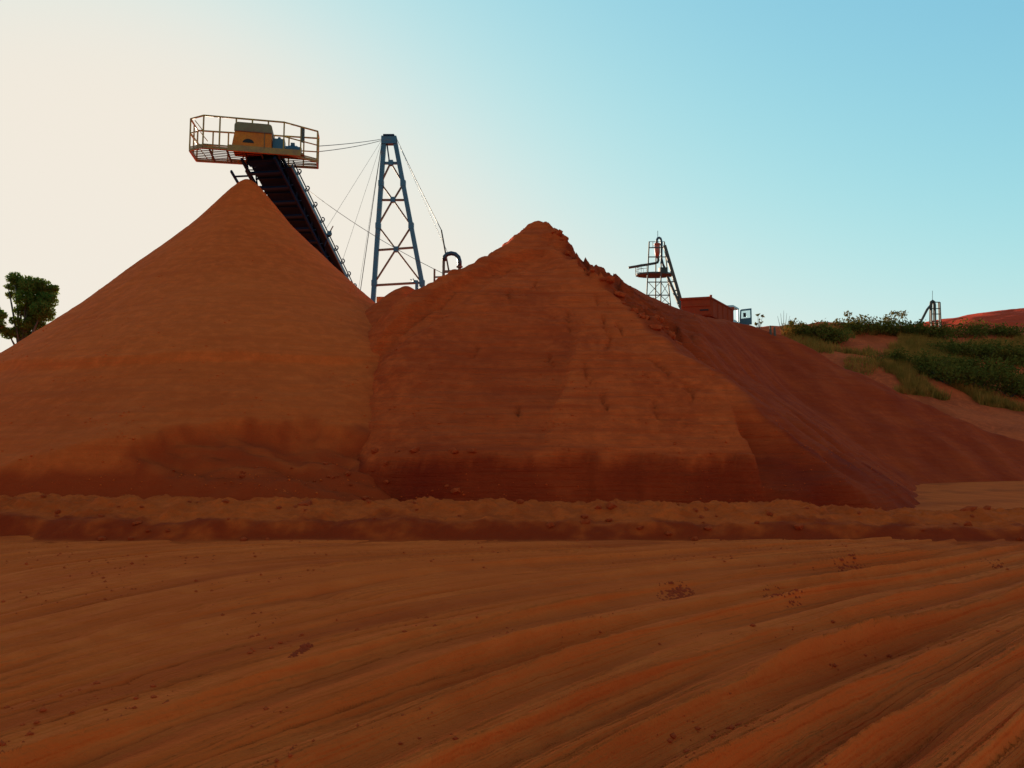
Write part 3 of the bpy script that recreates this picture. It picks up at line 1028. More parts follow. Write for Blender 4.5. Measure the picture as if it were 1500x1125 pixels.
# right walkway: closed dark tray with brackets along the edge
MB().prism([B(0.2, hw + 0.08, 0.1), B(0.2, hw + 0.44, 0.1), B(20, hw + 0.44, 0.1), B(20, hw + 0.08, 0.1)], nrm * 0.05).build('walkway', M['navy'], st)
MB().bar(B(0.2, hw + 0.46, 0.2), B(20, hw + 0.46, 0.2), 0.06, 0.24, nrm).build('walkway_kerb', M['motor'], st)
MB().bar(B(0.2, hw + 0.46, 0.55), B(20, hw + 0.46, 0.55), 0.05, 0.05, nrm).build('walkway_rail', M['navy'], st)
s = 0.9
while s < 18:
    c = B(s, hw + 0.48, 0.3)
    pts = [c + side * (0.17 * math.sin(t_)) + nrm * (0.18 - 0.18 * math.cos(t_)) for t_ in np.linspace(0, math.pi, 7)]
    MB().tube(pts, 0.035, 6).build('cable_bracket', M['navy'], st, True)
    MB().bar(B(s, hw + 0.46, 0.2), B(s, hw + 0.46, 0.56), 0.05).build('walkway_post', M['navy'], st)
    s += 1.25
# left walkway: open ladder-like frame
for u in (hw + 0.18, hw + 1.0):
    MB().bar(B(0.1, -u, -0.05), B(20, -u, -0.05), 0.08, 0.14, nrm).build('walkway_stringer', M['navy'], st)
s = 0.5
while s < 14:
    MB().bar(B(s, -(hw + 0.18), -0.05), B(s, -(hw + 1.0), -0.05), 0.07, 0.07, nrm).build('walkway_rung', M['navy'], st)
    s += 0.62
for s in (18.0, 30.0):                              # trestle legs under the boom, behind the cone
    for u in (-1, 1):
        p = B(s, u * 1.0, -0.2)
        MB().bar(p, (p.x + u * 0.5, p.y, 0.0), 0.22).build('trestle_leg', M['navy'], st)
MB().tube([B(-0.2, -0.78, 0.3), B(-0.2, 0.78, 0.3)], 0.33, 16).build('head_pulley', M['belt'], st, True)
# drive platform
cen = sum(plan, Vector()) / 6
fr = [Vector((p.x, p.y, ZD)) for p in plan]
nfr = len(fr)
for i in range(nfr):
    p, q = fr[i], fr[(i + 1) % nfr]
    MB().bar(p + Vector((0, 0, -0.06)), q + Vector((0, 0, -0.06)), 0.07, 0.13).build('edge_beam', M['yellow'], st)
# deck planks: grating bars running across, split by the housing
U = (fr[1] - fr[0]).normalized()
Vv = Vector((-U.y, U.x, 0))


def inside_span(v):
    """extent of the platform plan along U at offset v"""
    hits = []
    for i in range(nfr):
        p, q = fr[i] - fr[0], fr[(i + 1) % nfr] - fr[0]
        a0, a1 = p.dot(Vv), q.dot(Vv)
        if (a0 - v) * (a1 - v) < 0:
            t_ = (v - a0) / (a1 - a0)
            hits.append(p.dot(U) + (q.dot(U) - p.dot(U)) * t_)
    return (min(hits), max(hits)) if len(hits) >= 2 else None


vv = -0.3
while vv < 2.2:
    sp_ = inside_span(vv)
    if sp_ and sp_[1] - sp_[0] > 0.4:
        p = fr[0] + Vv * vv + U * (sp_[0] + 0.05)
        q = fr[0] + Vv * vv + U * (sp_[1] - 0.05)
        MB().bar(p + Vector((0, 0, 0.0)), q + Vector((0, 0, 0.0)), 0.06, 0.03).build('deck_plank', M['deck'], st)
    vv += 0.23
for k in np.linspace(0.3, 3.6, 5):
    v0, v1 = 0.05, 1.75
    MB().bar(fr[0] + U * k + Vv * v0 + Vector((0, 0, -0.12)), fr[0] + U * k + Vv * v1 + Vector((0, 0, -0.12)), 0.06, 0.12).build('deck_joist', M['deck'], st)
RH = 1.55
for i in range(nfr):
    p, q = fr[i], fr[(i + 1) % nfr]
    L_ = (q - p).length
    for hgt, r_ in ((RH, 0.045), (RH * 0.52, 0.034)):
        if hgt < RH and i == 0:
            continue                               # the near side has no middle rail in front of the drive
        MB().tube([p + Vector((0, 0, hgt)), q + Vector((0, 0, hgt))], r_, 7).build('top_rail' if hgt == RH else 'middle_rail', M['rail'], st, True)
    npost = max(1, round(L_ / 0.72))
    for k in range(npost):
        c = p.lerp(q, k / npost)
        MB().bar(c + Vector((0, 0, 0.0)), c + Vector((0, 0, RH)), 0.06, 0.06).build('handrail_post', M['rail'], st)
    MB().bar(p + Vector((0, 0, 0.08)), q + Vector((0, 0, 0.06)), 0.02, 0.07).build('toe_board', M['yellow'], st)
# stay struts of the railing
for i, k in ((4, 0.03), (5, 0.1)):
    p, q = fr[i], fr[(i + 1) % nfr]
    c = p.lerp(q, k)
    MB().tube([c + Vector((0, 0, 0.75)), c + Vector((0.55, 0.1, 0.02))], 0.025, 6).build('rail_strut', M['rail'], st)
    MB().tube([c + Vector((0.15, 0, 1.45)), c + Vector((0.5, 0.1, 1.0))], 0.025, 6).build('rail_strut', M['rail'], st)
# front beam and drive guard
hc = Vector((W(373, 200, 37.9).x, 37.9, ZD))
yaw = math.atan2(U.y, U.x)
MB().box(hc + U * 0.55 - Vv * 0.55 + Vector((0, 0, -0.02)), 3.5, 0.14, 0.3, yaw).build('front_beam', M['yellow'], st)
wd2, dp2 = 0.87, 0.6
prof = [(-wd2 - 0.14, 0.03), (wd2, 0.03), (wd2, 0.92), (-wd2, 0.92)]
hood = MB().prism([hc + U * x_ + Vv * -dp2 + Vector((0, 0, z_)) for x_, z_ in prof], Vv * (2 * dp2)).build('drive_guard', M['hood'], st)
arc = [(wd2 + 0.03, 0.9), (wd2 + 0.03, 1.12)] + [(wd2 - 0.12 + 0.15 * math.cos(t_), 1.18 + 0.15 * math.sin(t_)) for t_ in np.linspace(0.2, 1.57, 4)]
arc += [(-wd2 + 0.16 - 0.19 * math.cos(t_), 1.14 + 0.19 * math.sin(t_)) for t_ in np.linspace(1.57, 0.1, 5)] + [(-wd2 - 0.03, 0.9)]
MB().prism([hc + U * x_ + Vv * (-dp2 - 0.03) + Vector((0, 0, z_)) for x_, z_ in arc], Vv * (2 * dp2 + 0.06)).build('guard_cap', M['cap'], st)
hole = [(-0.02 + 0.27 * math.cos(t_), 0.3 + 0.2 * math.sin(t_)) for t_ in np.linspace(0, math.pi, 9)]
MB().prism([hc + U * (x_ - 0.2) + Vv * (-dp2 - 0.012) + Vector((0, 0, z_)) for x_, z_ in hole], Vv * 0.02).build('inspection_opening', M['dark'], hood)
MB().bar(hc - U * 0.9 + Vv * (-dp2 - 0.02) + Vector((0, 0, 0.88)), hc + U * 0.9 + Vv * (-dp2 - 0.02) + Vector((0, 0, 0.88)), 0.05, 0.05).build('guard_flange', M['brace'], hood)
MB().bar(hc + U * 0.55 + Vv * (-dp2 - 0.015) + Vector((0, 0, 0.05)), hc + U * 0.55 + Vv * (-dp2 - 0.015) + Vector((0, 0, 0.88)), 0.03, 0.03).build('guard_seam', M['brace'], hood)
MB().tube([hc + U * 0.1 + Vector((0, 0, 1.3)), hc + U * 0.1 + Vector((0, 0, 1.46))], 0.02, 6).build('lifting_eye', M['cap'], hood)
mc = hc + U * 1.62 + Vv * 0.1 + Vector((0, 0, 0.36))
mot = MB().tube([mc - U * 0.1, mc + U * 0.02, mc + U * 0.03, mc + U * 0.5], [0.2, 0.2, 0.23, 0.23], 14).build('motor', M['motor'], st)
for k in range(6):
    MB().tube([mc + U * (0.07 + k * 0.07), mc + U * (0.095 + k * 0.07)], 0.255, 14).build('cooling_fin', M['motor'], mot)
MB().tube([mc + U * 0.5, mc + U * 0.66, mc + U * 0.7], [0.2, 0.2, 0.14], 14).build('fan_cover', M['motor'], mot)
MB().box(mc + U * 0.25 + Vector((0, 0, 0.3)), 0.2, 0.2, 0.14, yaw).build('terminal_box', M['motor'], mot)
gb = MB().box(mc - U * 0.42 + Vector((0, 0, 0.08)), 0.58, 0.6, 0.72, yaw).build('gearbox', M['motor'], st)
MB().tube([mc - U * 0.42 + Vector((0, 0, 0.4)), mc - U * 0.42 + Vector((0, 0, 0.62))], [0.13, 0.07], 10).build('breather', M['motor'], gb)
MB().box(mc + Vector((0, 0, -0.28)), 1.7, 0.7, 0.1, yaw).build('drive_base', M['yellow'], st)
c = fr[1].lerp(fr[2], 0.55)
MB().box(c + Vector((0, 0, 1.12)), 0.2, 0.05, 0.75, yaw + 0.6).build('switch_box', M['galv'], st)
# floodlight on the walkway
p0 = W(482, 342, B(5.2, hw, 0).y + 0.6)
fl = MB().box(p0, 0.26, 0.22, 0.24, 0.3).build('floodlight', M['motor'], st)
MB().tube([p0, W(488, 331, p0.y)], [0.04, 0.03], 6).build('lamp_arm', M['brace'], fl)
MB().bar(p0, p0 + Vector((-0.25, 0, -0.75)), 0.06).build('lamp_bracket', M['navy'], fl)

# ================================================================== MAST
DM = 52.0
ma = thing('lattice_mast', (W(580, 420, DM).x, DM, 0), 'tall blue-grey A-shaped lattice mast with rusty cross bracing behind the piles', 'mast')


def LL(py): return W(563 + (547 - 563) * (py - 201) / 233, py, DM)
def RL(py): return W(577.5 + (619.5 - 577.5) * (py - 201) / 220, py, DM)


def down(p, q):                                     # extend a leg to the ground
    t_ = (0 - p.z) / (q.z - p.z)
    return p + (q - p) * t_


for lf in (LL, RL):
    p, q = lf(203), lf(420)
    MB().bar(p, down(p, q), 0.30, 0.30, (0, 1, 0)).build('leg', M['mast'], ma)
MB().bar(W(559, 206, DM), W(581, 206, DM), 0.42, 0.56).build('head_block', M['mast'], ma)
MB().bar(W(562, 199.5, DM), W(578, 199.5, DM), 0.5, 0.12).build('head_cap', M['navy'], ma)
for py, wb in ((239, 0.16), (293, 0.13), (365.5, 0.13), (417, 0.14)):
    MB().bar(LL(py + (1 if py > 300 else 0)), RL(py - (3 if py > 300 else 0)), wb, wb, (0, 1, 0)).build('cross_beam', M['mast'] if py < 250 else M['brace'], ma)


def mid(py): return (LL(py) + RL(py)) / 2


for (a0, a1, b0, b1) in ((239, 269, 293, 0), (293, 331, 365.5, 0)):
    for lf in (LL, RL):
        MB().bar(mid(a0) + Vector((0, -0.08, 0)), lf(a1) + Vector((0, -0.08, 0)), 0.11, 0.11, (0, 1, 0)).build('brace', M['brace'], ma)
        MB().bar(lf(a1) + Vector((0, 0.08, 0)), mid(b0) + Vector((0, 0.08, 0)), 0.11, 0.11, (0, 1, 0)).build('brace', M['brace'], ma)
for lf in (LL, RL):
    MB().bar(mid(365.5) + Vector((0, -0.08, 0)), lf(415), 0.11, 0.11, (0, 1, 0)).build('brace', M['brace'], ma)
MB().bar(W(567, 212, DM), W(570.5, 238, DM), 0.09).build('brace', M['navy'], ma)
for py in (239, 293, 365.5):
    MB().box(mid(py) + Vector((0, -0.02, 0)), 0.32, 0.3, 0.36).build('gusset_plate', M['mast'], ma)
for py in (269, 331, 415):
    for lf in (LL, RL):
        MB().box(lf(py), 0.36, 0.34, 0.4).build('gusset_plate', M['mast'], ma)
# lower panels hidden by the piles
for py in (470, 540):
    MB().bar(LL(py), RL(py), 0.14).build('cross_beam', M['brace'], ma)
p = W(608, 413, DM - 0.4)
lamp = MB().box(p, 0.34, 0.3, 0.2, 0.4).build('mast_lamp', M['motor'], ma)
for dx_, dy_ in ((-7, -4), (-3, -5), (-5, 1)):
    MB().tube([p, W(608 + dx_, 413 + dy_, DM - 0.4)], 0.03, 5).build('lamp_arm', M['motor'], lamp)
MB().bar(W(610.5, 412, DM - 0.4), W(610.5, 440, DM - 0.4), 0.2).build('stub_post', M['mast'], ma)
MB().bar(W(552, 439, DM), W(586, 439, DM), 0.3, 0.36).build('tie_beam', M['hood'], ma)

# ------------------------------------------------------------------ cables
top = W(558, 204, DM)
topr = W(581, 203, DM)


def cable(p, q, label, sag=0.0, r=0.016):
    p, q = Vector(p), Vector(q)
    n_ = 12
    pts = [p.lerp(q, k / n_) - Vector((0, 0, sag * 4 * (k / n_) * (1 - k / n_))) for k in range(n_ + 1)]
    tag(MB().tube(pts, r, 5).build('stay_cable', M['cable'], None, True), label, 'cable', 'wire ropes of the mast')


cable(top, W(467.5, 214, 38.9), 'upper of two wire ropes from the mast head to the platform railing', 0.05, 0.02)
cable(top + Vector((0, 0, -0.1)), W(468, 222, 39.6), 'lower of two wire ropes from the mast head to the platform railing', 0.08, 0.02)
cable(W(558, 207, DM), B(5.2, hw + 0.6, 0.3), 'faint slanting stay from the mast head to the upper boom', 0, 0.009)
cable(W(559, 208, DM), B(8.2, hw + 0.6, 0.3), 'faint slanting stay from the mast head to the middle of the boom', 0, 0.009)
cable(W(559, 210, DM), B(11.5, hw + 0.6, 0.3), 'faint steep stay from the mast head to the lower boom', 0, 0.009)
p, q = W(560, 203, DM), W(529, 418, DM)
cable(p, down(p, q), 'steep guy rope just left of the mast', 0, 0.026)
cable(topr, W(646.5, 337, 36.4), 'guy rope from the mast head down to the slanting pole', 0.1, 0.022)
cable(topr + Vector((0, 0.1, 0)), W(657, 372, 36.6), 'thin guy rope right of the mast ending at the pipe bend', 0.1, 0.01)
cable(B(2.2, hw + 0.48, 0.5), W(650, 401, 36.2), 'thin power line from the conveyor boom to the pipe bend', 0.25, 0.014)

# ================================================================== PIPE BEND, POLE, FENCE STUB (on the back of the right pile)
DP = 36.0
px_, py_ = W(662, 372, DP).x, DP


def rz(x, y): return surf(right_h, x, y)


pg = thing('pipe_bend', (px_, DP, rz(px_, DP)), 'dark hose bent over into a hook on a rusty stand behind the pile crest', 'pipe')
pts = [W(a_, b_, DP) for a_, b_ in ((651, 382), (651.5, 376), (655, 372.4), (661, 371), (667, 372.3), (671.5, 376.5), (673.3, 383), (673.2, 392))]
MB().tube(pts, 0.105, 10).build('hose', M['hose'], pg, True)
p = W(650, 378, DP)
MB().tube([p, Vector((p.x, p.y, rz(p.x, p.y) - 0.2))], 0.07, 9).build('riser', M['rustpipe'], pg, True)
p2 = W(673.2, 390, DP)
MB().tube([p2, Vector((p2.x, p2.y, rz(p2.x, p2.y) - 0.3))], 0.08, 9).build('outlet', M['rustpipe'], pg, True)
MB().tube([p2 + Vector((0, 0, 0.0)), p2 + Vector((0, 0, -0.06))], 0.15, 12).build('flange', M['rustpipe'], pg)
MB().bar(W(651, 398, DP), W(674, 397, DP), 0.08, 0.12).build('stand_beam', M['rustpipe'], pg)
p = W(655, 404, DP)
MB().bar(W(655, 402, DP), Vector((p.x, p.y, rz(p.x, p.y) - 0.3)), 0.09).build('stand_leg', M['rustpipe'], pg)
p = W(636.5, 394, DP)
pf = thing('fence_stub', (p.x, DP, rz(p.x, DP)), 'short rusty post with one cross bar left of the pipe bend', 'railing')
MB().bar(p, Vector((p.x, p.y, rz(p.x, p.y) - 0.3)), 0.085).build('post', M['rustpipe'], pf)
MB().bar(W(637, 406, DP), W(649, 405.6, DP), 0.07).build('cross_bar', M['rustpipe'], pf)
p, q = W(646.5, 337, 36.4), W(652.5, 370, 36.4)
q2 = p + (q - p) * ((rz(q.x, 36.4) - 0.2 - p.z) / (q.z - p.z))
tag(MB().tube([p, p.lerp(q2, 0.5), q2], [0.035, 0.045, 0.055], 8).build('leaning_pole', M['wood'], None, True), 'thin slanting wooden pole above the pipe bend', 'pole')

# ================================================================== CYCLONE TOWER
DC = 84.0
def hz_at(x, y): return max(surf(right_h, x, y), surf(hill_h, x, y) if x > 17 else 0.0, 0.0)


def Z3(zx, zy, d=DC): return W(900 + zx / 6.25, 330 + zy / 6.25, d)


cb_ = Z3(400, 600)
ct = thing('cyclone_tower', (cb_.x, DC, 0), 'slender scaffold tower with red hydrocyclone and round platform behind the pile crest', 'tower')
gz = min(hz_at(cb_.x, DC), 7.0)
posts = [((318, 150), (295, 660), DC - 1.4), ((380, 190), (376, 690), DC + 1.4), ((428, 190), (424, 690), DC - 1.4), ((456, 150), (512, 720), DC + 1.4)]
for (a0, a1, d) in posts:
    p, q = Z3(*a0, d), Z3(*a1, d)
    q = p + (q - p) * ((0.0 - p.z) / (q.z - p.z)) if q.z < p.z else q
    MB().bar(p, q, 0.13).build('post', M['galv'], ct)
for zy in (205, 290, 520, 640, 720):
    k = (zy - 150) / 510
    xl, xr = 318 - 23 * k, 456 + 50 * k
    for d in (DC - 1.4, DC + 1.4):
        MB().bar(Z3(xl, zy, d), Z3(xr, zy, d), 0.1).build('cross_beam', M['galv'], ct)
    for xx_ in (xl, xr):
        MB().bar(Z3(xx_, zy, DC - 1.4), Z3(xx_, zy, DC + 1.4), 0.1).build('cross_beam', M['galv'], ct)
for z0, z1, xa, xb in ((520, 640, 310, 420), (640, 720, 420, 505), (520, 640, 425, 500), (640, 720, 305, 420)):
    MB().bar(Z3(xa, z0, DC - 1.5), Z3(xb, z1, DC - 1.5), 0.06).build('brace', M['galv'], ct)
    MB().bar(Z3(xb, z0, DC - 1.5), Z3(xa, z1, DC - 1.5), 0.06).build('brace', M['galv'], ct)
for xx_ in (320, 352, 455, 440):
    MB().bar(Z3(xx_, 148), Z3(xx_, 205), 0.06).build('railing_post', M['galv'], ct)
MB().bar(Z3(318, 150), Z3(460, 150), 0.05).build('top_railing', M['galv'], ct)
cy = MB().tube([Z3(392, 165), Z3(392, 250), Z3(395, 300)], [0.30, 0.30, 0.14], 14).build('hydrocyclone', M['cyclone'], ct, True)
MB().tube([Z3(392, 172), Z3(392, 180)], 0.36, 14).build('flange', M['cyclone'], cy)
MB().tube([Z3(388, 165), Z3(389, 135), Z3(397, 118), Z3(410, 113), Z3(422, 120), Z3(428, 140), Z3(432, 180), Z3(430, 300), Z3(445, 360), Z3(470, 410)], 0.13, 9).build('feed_pipe', M['hose'], ct, True)
MB().tube([Z3(398, 290), Z3(402, 320), Z3(395, 340), Z3(370, 348), Z3(250, 368), Z3(130, 388)], 0.14, 9).build('underflow_pipe', M['galv'], ct, True)
MB().tube([Z3(397, 118), Z3(397, 50)], 0.03, 5).build('lightning_rod', M['galv'], ct)
pc = Z3(370, 455)
n_ = 18
ring = [pc + Vector((180 / 6.25 * DC / F * math.cos(t_), 1.25 * math.sin(t_), 0)) for t_ in np.linspace(0, 2 * math.pi, n_, endpoint=False)]
MB().prism([p + Vector((0, 0, -0.09)) for p in ring], (0, 0, 0.18)).build('round_platform', M['galv'], ct)
for hgt in (0.5, 1.0):
    MB().tube([p + Vector((0, 0, hgt)) for p in ring[6:13]], 0.025, 5).build('platform_railing', M['galv'], ct)
for p in ring[6:13]:
    MB().bar(p, p + Vector((0, 0, 1.0)), 0.04).build('platform_post', M['galv'], ct)
MB().box(Z3(445, 420), 0.9, 0.8, 0.7).build('pump_box', M['galv'], ct)
for (a0, a1, r_) in (((458, 185), (610, 700), 0.17), ((485, 470), (600, 740), 0.16)):
    p, q = Z3(*a0, DC - 2), Z3(*a1, DC - 2)
    q = p + (q - p) * ((0.5 - p.z) / (q.z - p.z))
    MB().bar(p, q, r_ * 2, r_ * 1.6).build('inclined_pipe', M['galv'], ct)
for zz_ in (520, 600, 660):
    MB().bar(Z3(485 + (zz_ - 470) * 0.43, zz_, DC - 2), Z3(458 + (zz_ - 185) * 0.295, zz_ - 6, DC - 2), 0.12).build('pipe_tie', M['galv'], ct)

# ================================================================== FAR PIPE TOWER
DF = 105.0
def Z4(zx, zy, d=DF): return W(1100 + zx / 3.75, 420 + zy / 3.75, d)


p = Z4(1000, 190)
ft = thing('pipe_tower', (p.x, DF, p.z - 3), 'small distant pipe tower with hooked top standing at the foot of the red hill', 'tower')
for zx, zt in ((990, 130), (1012, 130), (1030, 85), (1038, 85)):
    d = DF + (0.8 if zx > 1020 else -0.3)
    MB().bar(Z4(zx, zt, d), Z4(zx + (6 if zx > 1020 else 0), 235, d) - Vector((0, 0, 2.0)), 0.14).build('post', M['galv'], ft)
for zy in (85, 120, 150, 190):
    MB().bar(Z4(988, zy), Z4(1038, zy), 0.11).build('cross_beam', M['galv'], ft)
MB().tube([Z4(a_, b_) for a_, b_ in ((988, 200), (988, 100), (991, 84), (998, 78), (1005, 84), (1008, 100), (1010, 195))], 0.2, 9).build('hooked_pipe', M['galv'], ft, True)
MB().tube([Z4(985, 105), Z4(968, 125), Z4(945, 170), Z4(918, 222), Z4(905, 250)], 0.16, 8).build('slanting_pipe', M['galv'], ft, True)
MB().tube([Z4(997, 78), Z4(997, 22)], 0.03, 5).build('lightning_rod', M['galv'], ft)

# ================================================================== TRUCK
DT = 58.0
tb = W(1041, 470, DT)
tz = hz_at(tb.x, DT)
tr = thing('dump_truck', (tb.x, DT, tz), 'maroon dump truck seen from behind on the bench with its cab door open', 'truck')
TY = math.radians(-20)
RT = Vector((math.cos(TY), math.sin(TY), 0)) if False else Vector((math.cos(math.radians(14)), -math.sin(math.radians(14)), 0))
rear_l, rear_r = W(997, 437, DT + 0.3), W(1041, 435, DT - 0.3)
xw = (rear_r - rear_l); xw.z = 0
RW = xw.length
XD = xw.normalized()
FD = Vector((-XD.y, XD.x, 0))                        # forward, away from the viewer
front_r = W(1073, 439, DT + 4.6)
FD = (Vector((front_r.x, front_r.y, 0)) - Vector((rear_r.x, rear_r.y, 0)))
BL = FD.length
FD.normalize()
zt = rear_r.z
zb = zt - 1.45


def TP(u, f, z):                                     # u 0..1 across the rear from left to right, f metres forward
    q = Vector((rear_l.x, rear_l.y, 0)).lerp(Vector((rear_r.x, rear_r.y, 0)), u) + FD * f
    return Vector((q.x, q.y, z))


m = MB()
m.prism([TP(0, 0.1, zb), TP(1, 0.1, zb), TP(1, BL, zb), TP(0, BL, zb)], (0, 0, 0.12))
m.build('bed_floor', M['truckbed'], tr)
m = MB().prism([TP(0.02, 0, zb + 0.1), TP(0.98, 0, zb + 0.1), TP(0.98, 0, zt - 0.08), TP(0.02, 0, zt - 0.08)], FD * 0.08)
tg_ = m.build('tailgate', M['truckbed'], tr)
MB().bar(TP(-0.02, -0.03, zt - 0.05), TP(1.02, -0.03, zt - 0.05), 0.12, 0.16).build('top_rail', M['truckbed'], tg_)
MB().bar(TP(0.02, -0.03, zt - 0.62), TP(0.98, -0.03, zt - 0.62), 0.08, 0.1).build('tailgate_rib', M['truckbed'], tg_)
MB().bar(TP(0.64, -0.03, zt - 0.98), TP(0.92, -0.03, zt - 0.98), 0.05, 0.1).build('dark_slit', M['dark'], tg_)  # dark strip standing in for the slit in the tailgate
for u in (0.0, 1.0):
    MB().prism([TP(u, 0.09, zb + 0.13), TP(u, BL, zb + 0.13), TP(u, BL, zt - 0.12), TP(u, 0.09, zt - 0.12)], XD * (0.07 if u == 0 else -0.07)).build('bed_side', M['truckbed'], tr)
    MB().bar(TP(u, 0.05, zt - 0.06), TP(u, BL + 0.1, zt - 0.06), 0.13, 0.12).build('side_rail', M['truckbed'], tr)
    for k in range(5):
        MB().bar(TP(u, 0.3 + k * (BL - 0.5) / 4, zb), TP(u, 0.3 + k * (BL - 0.5) / 4, zt - 0.1), 0.12).build('side_rib', M['truckbed'], tr)
MB().prism([TP(0, BL, zb), TP(1, BL, zb), TP(1, BL, zt + 0.12), TP(0, BL, zt + 0.12)], FD * 0.08).build('headboard', M['truckbed'], tr)
MB().bar(TP(1.0, 0.05, zt), TP(1.0, 0.05, zt + 0.16), 0.16).build('corner_post', M['truckbed'], tr)
MB().bar(TP(1.0, BL, zt - 0.1), TP(1.0, BL, zt + 0.16), 0.16).build('corner_post', M['truckbed'], tr)
for u in (0.3, 0.7):
    MB().bar(TP(u, 0.2, zb - 0.22), TP(u, BL + 1.9, zb - 0.22), 0.14, 0.3).build('chassis_rail', M['tyre'], tr)
for f_ in (1.0, 2.3, BL + 1.2):
    for u in (0.08, 0.92):
        c = TP(u, f_, tz + 0.5)
        w_ = MB().tube([c - XD * 0.24, c - XD * 0.2, c + XD * 0.2, c + XD * 0.24], [0.42, 0.5, 0.5, 0.42], 18).build('wheel', M['tyre'], tr)
        MB().tube([c - XD * 0.25, c + XD * 0.25], 0.22, 12).build('rim', M['galv'], w_)
# cab
c0, c1 = BL + 0.35, BL + 2.0
cz0, cz1 = zb - 0.35, W(1078, 450.5, DT + 6).z - 0.14
cabm = MB().prism([TP(0.04, c0, cz0), TP(0.96, c0, cz0), TP(0.96, c1, cz0), TP(0.04, c1, cz0)], (0, 0, (cz1 - cz0) * 0.5)).build('cab', M['cab'], tr)
m = MB()
for u in (0.05, 0.95):
    for f_ in (c0 + 0.05, c1 - 0.1):
        m.bar(TP(u, f_, cz0 + (cz1 - cz0) * 0.5), TP(u, f_, cz1), 0.1)
m.build('cab_pillars', M['cab'], cabm)
MB().prism([TP(0.02, c0, cz1), TP(0.98, c0, cz1), TP(0.98, c1, cz1), TP(0.02, c1, cz1)], (0, 0, 0.14)).build('cab_roof', M['cab'], cabm)
MB().prism([TP(0.08, c0 + 0.03, cz0 + (cz1 - cz0) * 0.5), TP(0.75, c0 + 0.03, cz0 + (cz1 - cz0) * 0.5), TP(0.75, c0 + 0.03, cz1), TP(0.08, c0 + 0.03, cz1)], FD * 0.05).build('cab_back', M['cab'], cabm)
# open door swung out to the right
dl, dr = W(1083, 452, 63.0), W(1100.5, 452, 62.4)
dz1, dz0 = W(1090, 452.5, 62.7).z, W(1090, 476, 62.7).z
dxv = dr - dl; dxv.z = 0
hgt = dz1 - dz0


def DPt(u, v): return Vector((dl.x, dl.y, dz0 + hgt * v)) + dxv * u


dn = Vector((-dxv.y, dxv.x, 0)).normalized() * 0.06
door = MB().prism([DPt(0, 0), DPt(1, 0), DPt(1, 0.42), DPt(0, 0.42)], dn).build('door', M['door'], tr)
m = MB()
m.prism([DPt(0, 0.42), DPt(0.1, 0.42), DPt(0.16, 1), DPt(0.06, 0.95)], dn)
m.prism([DPt(0.9, 0.42), DPt(1, 0.42), DPt(1, 1), DPt(0.9, 1)], dn)
m.prism([DPt(0.162, 0.9), DPt(0.898, 0.9), DPt(0.898, 1), DPt(0.162, 1)], dn)
m.build('window_frame', M['door'], door)
MB().prism([DPt(0.1, 0.425) + dn * 0.4, DPt(0.9, 0.425) + dn * 0.4, DPt(0.9, 0.9) + dn * 0.4, DPt(0.16, 0.9) + dn * 0.4], dn * 0.2).build('pane', M['glass'], door)
MB().box(DPt(0.45, 0.62) - dn, 0.2, 0.1, 0.34).build('mirror', M['dark'], door)
MB().bar(DPt(0, 0.2), TP(0.97, c1 - 0.1, dz0 + hgt * 0.2), 0.06).build('hinge', M['door'], door)

# two stakes at the rim of the bench
for px, py0, py1, lab in ((1128.3, 477, 492, 'left of two stubby stakes on the rim right of the truck'), (1134.5, 479, 494, 'right of two stubby stakes on the rim right of the truck')):
    q = on_hill(px, py1 - 2, lambda a_, b_: right_h(a_, b_)[0], 24, 60)
    d = q.y
    p = W(px, py0, d)
    zg = q.z
    tag(MB().tube([p, Vector((p.x, d, (p.z + zg) / 2)), Vector((p.x + 0.02, d, zg - 0.3))], [0.055, 0.075, 0.08], 7).build('stake', M['wood']), lab, 'stake', 'stakes on the rim')

# ================================================================== CRUMBS AND DAMP PATCHES ON THE YARD
def patch(px, py, wpx, hpx, label, seed):
    r = np.random.default_rng(seed)
    c = G0(px, py)
    n_ = int(np.clip(wpx * hpx * 0.22, 14, 210))
    sx = wpx / 2 * c.y / F
    sy = abs(G0(px, py - hpx / 2).y - c.y)
    a0 = r.random((n_, 2)) * 2 - 1
    a0 = a0[(a0 ** 2).sum(1) < 1]
    x, y = c.x + a0[:, 0] * sx + a0[:, 1] * sx * 0.5, c.y + a0[:, 1] * sy
    z, _ = ground_h(x[None], y[None])
    m = MB()
    for i in range(len(x)):
        s = r.uniform(0.006, 0.026) * (1.2 - 0.6 * (a0[i] ** 2).sum())
        k = [Vector((math.cos(t_) * s * r.uniform(0.8, 1.8), math.sin(t_) * s * r.uniform(0.8, 1.6), -0.01)) for t_ in np.linspace(0, 6.28, 7)[:-1]]
        ce = Vector((x[i], y[i], z[0, i]))
        tp_ = ce + Vector((r.uniform(-0.3, 0.3) * s, 0, s * 0.6))
        m.add([ce + q for q in k] + [ce + q * 0.55 + Vector((0, 0, s * 0.5)) for q in k] + [tp_],
              [(j, (j + 1) % 6, 6 + (j + 1) % 6, 6 + j) for j in range(6)] + [(6 + j, 6 + (j + 1) % 6, 12) for j in range(6)])
    tag(m.build('soil_crumbs', M['patch']), label, 'crumbs', 'dark crumb patches on the yard', None)


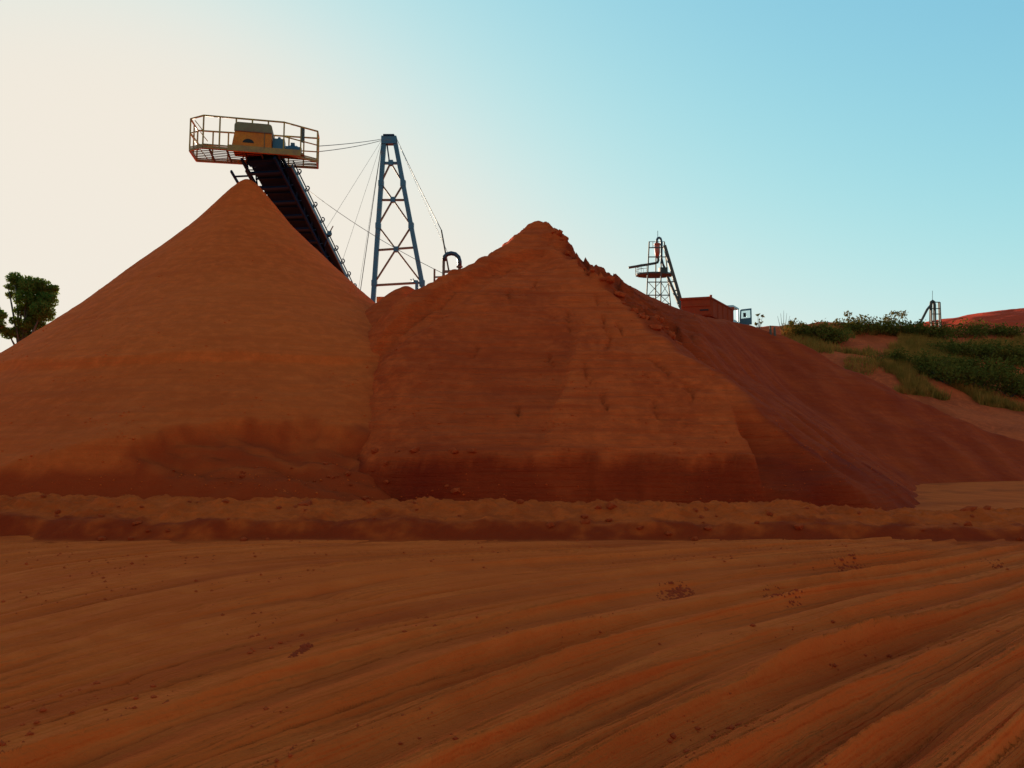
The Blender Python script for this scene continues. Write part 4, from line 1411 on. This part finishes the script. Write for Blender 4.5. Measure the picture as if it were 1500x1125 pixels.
for i, a in enumerate(((1246, 829, 54, 15, 'dark red crumbly patch on the yard near the berm, right of centre'), (1145, 874, 56, 24, 'slanting dark red crumbly patch on the yard, nearest of the red patches'),
                       (1455, 825, 40, 8, 'flat dark crumb patch on the yard at the right border'), (990, 866, 56, 16, 'faint dark crumb patch left of the slanting red patch'),
                       (1322, 811, 30, 5, 'thin dark crumb streak at the foot of the berm on the right'), (441, 955, 16, 20, 'small dark crumb cluster left of the middle of the yard'))):
    patch(*a, 40 + i)

rg = np.random.default_rng(77)
n = 5200
yy = 3.4 + 10.2 * rg.random(n) ** 1.5
xx = (rg.random(n) * 2 - 1) * (yy * 0.75 + 0.6)
keep = (fbm(xx * 0.5, yy * 0.5, 3) + 0.5 * gn(lane_of(xx, yy) * 1.2, yy * 0.2)) > 0.12
xx, yy = xx[keep], yy[keep]
zz, _ = ground_h(xx[None], yy[None])
zz = zz[0]
n = len(xx)
s = (0.006 + 0.02 * rg.random(n) ** 4)
oct_ = np.array([[1, 0, 0], [0, 1, 0], [-1, 0, 0], [0, -1, 0], [0, 0, 0.8], [0, 0, -0.6]])
V = np.stack([xx, yy, zz + s * 0.2], -1)[:, None, :] + (oct_[None] * (0.7 + 0.7 * rg.random((n, 6, 1)))) * s[:, None, None]
tri = np.array([[0, 1, 4], [1, 2, 4], [2, 3, 4], [3, 0, 4], [1, 0, 5], [2, 1, 5], [3, 2, 5], [0, 3, 5]])
Q = (tri[None] + (np.arange(n) * 6)[:, None, None]).reshape(-1, 3)
o = link('soil_grit', arr_mesh('soil_grit', V.reshape(-1, 3), Q, smooth=False), M['clod'])
tag(o, 'scattered crumbs and grit lying on the sandy yard', 'grit', kind='stuff')

# loose lumps lying on the two stockpiles
rl = np.random.default_rng(91)
for nm, fn, x0, x1, y0, y1, n, par_lab in (('sand_lumps', left_full, -24, -2, 18.5, 36, 5200, 'loose lumps scattered over the lower slope of the sand cone'),
                                          ('soil_lumps', right_h, -4.5, 16, 19.0, 36, 8200, 'loose lumps scattered over the face of the reddish stockpile')):
    xx, yy = x0 + (x1 - x0) * rl.random(n), y0 + (y1 - y0) * rl.random(n) ** 1.7
    zz = fn(xx[None], yy[None])[0][0]
    cl_ = fbm(xx * 0.55, zz * 0.9, 3)
    keep = (zz > 0.1) & (cl_ + 0.5 * np.exp(-zz / 1.6) > 0.16)
    xx, yy, zz = xx[keep], yy[keep], zz[keep]
    n = len(xx)
    s = 0.008 + 0.034 * rl.random(n) ** 4
    V = np.stack([xx, yy, zz + s * 0.15], -1)[:, None, :] + (oct_[None] * (0.6 + 0.8 * rl.random((n, 6, 1)))) * s[:, None, None]
    Q = (tri[None] + (np.arange(n) * 6)[:, None, None]).reshape(-1, 3)
    o = link(nm, arr_mesh(nm, V.reshape(-1, 3), Q, smooth=False), M['sand' if nm == 'sand_lumps' else 'clay'])
    tag(o, par_lab, 'lumps', kind='stuff')
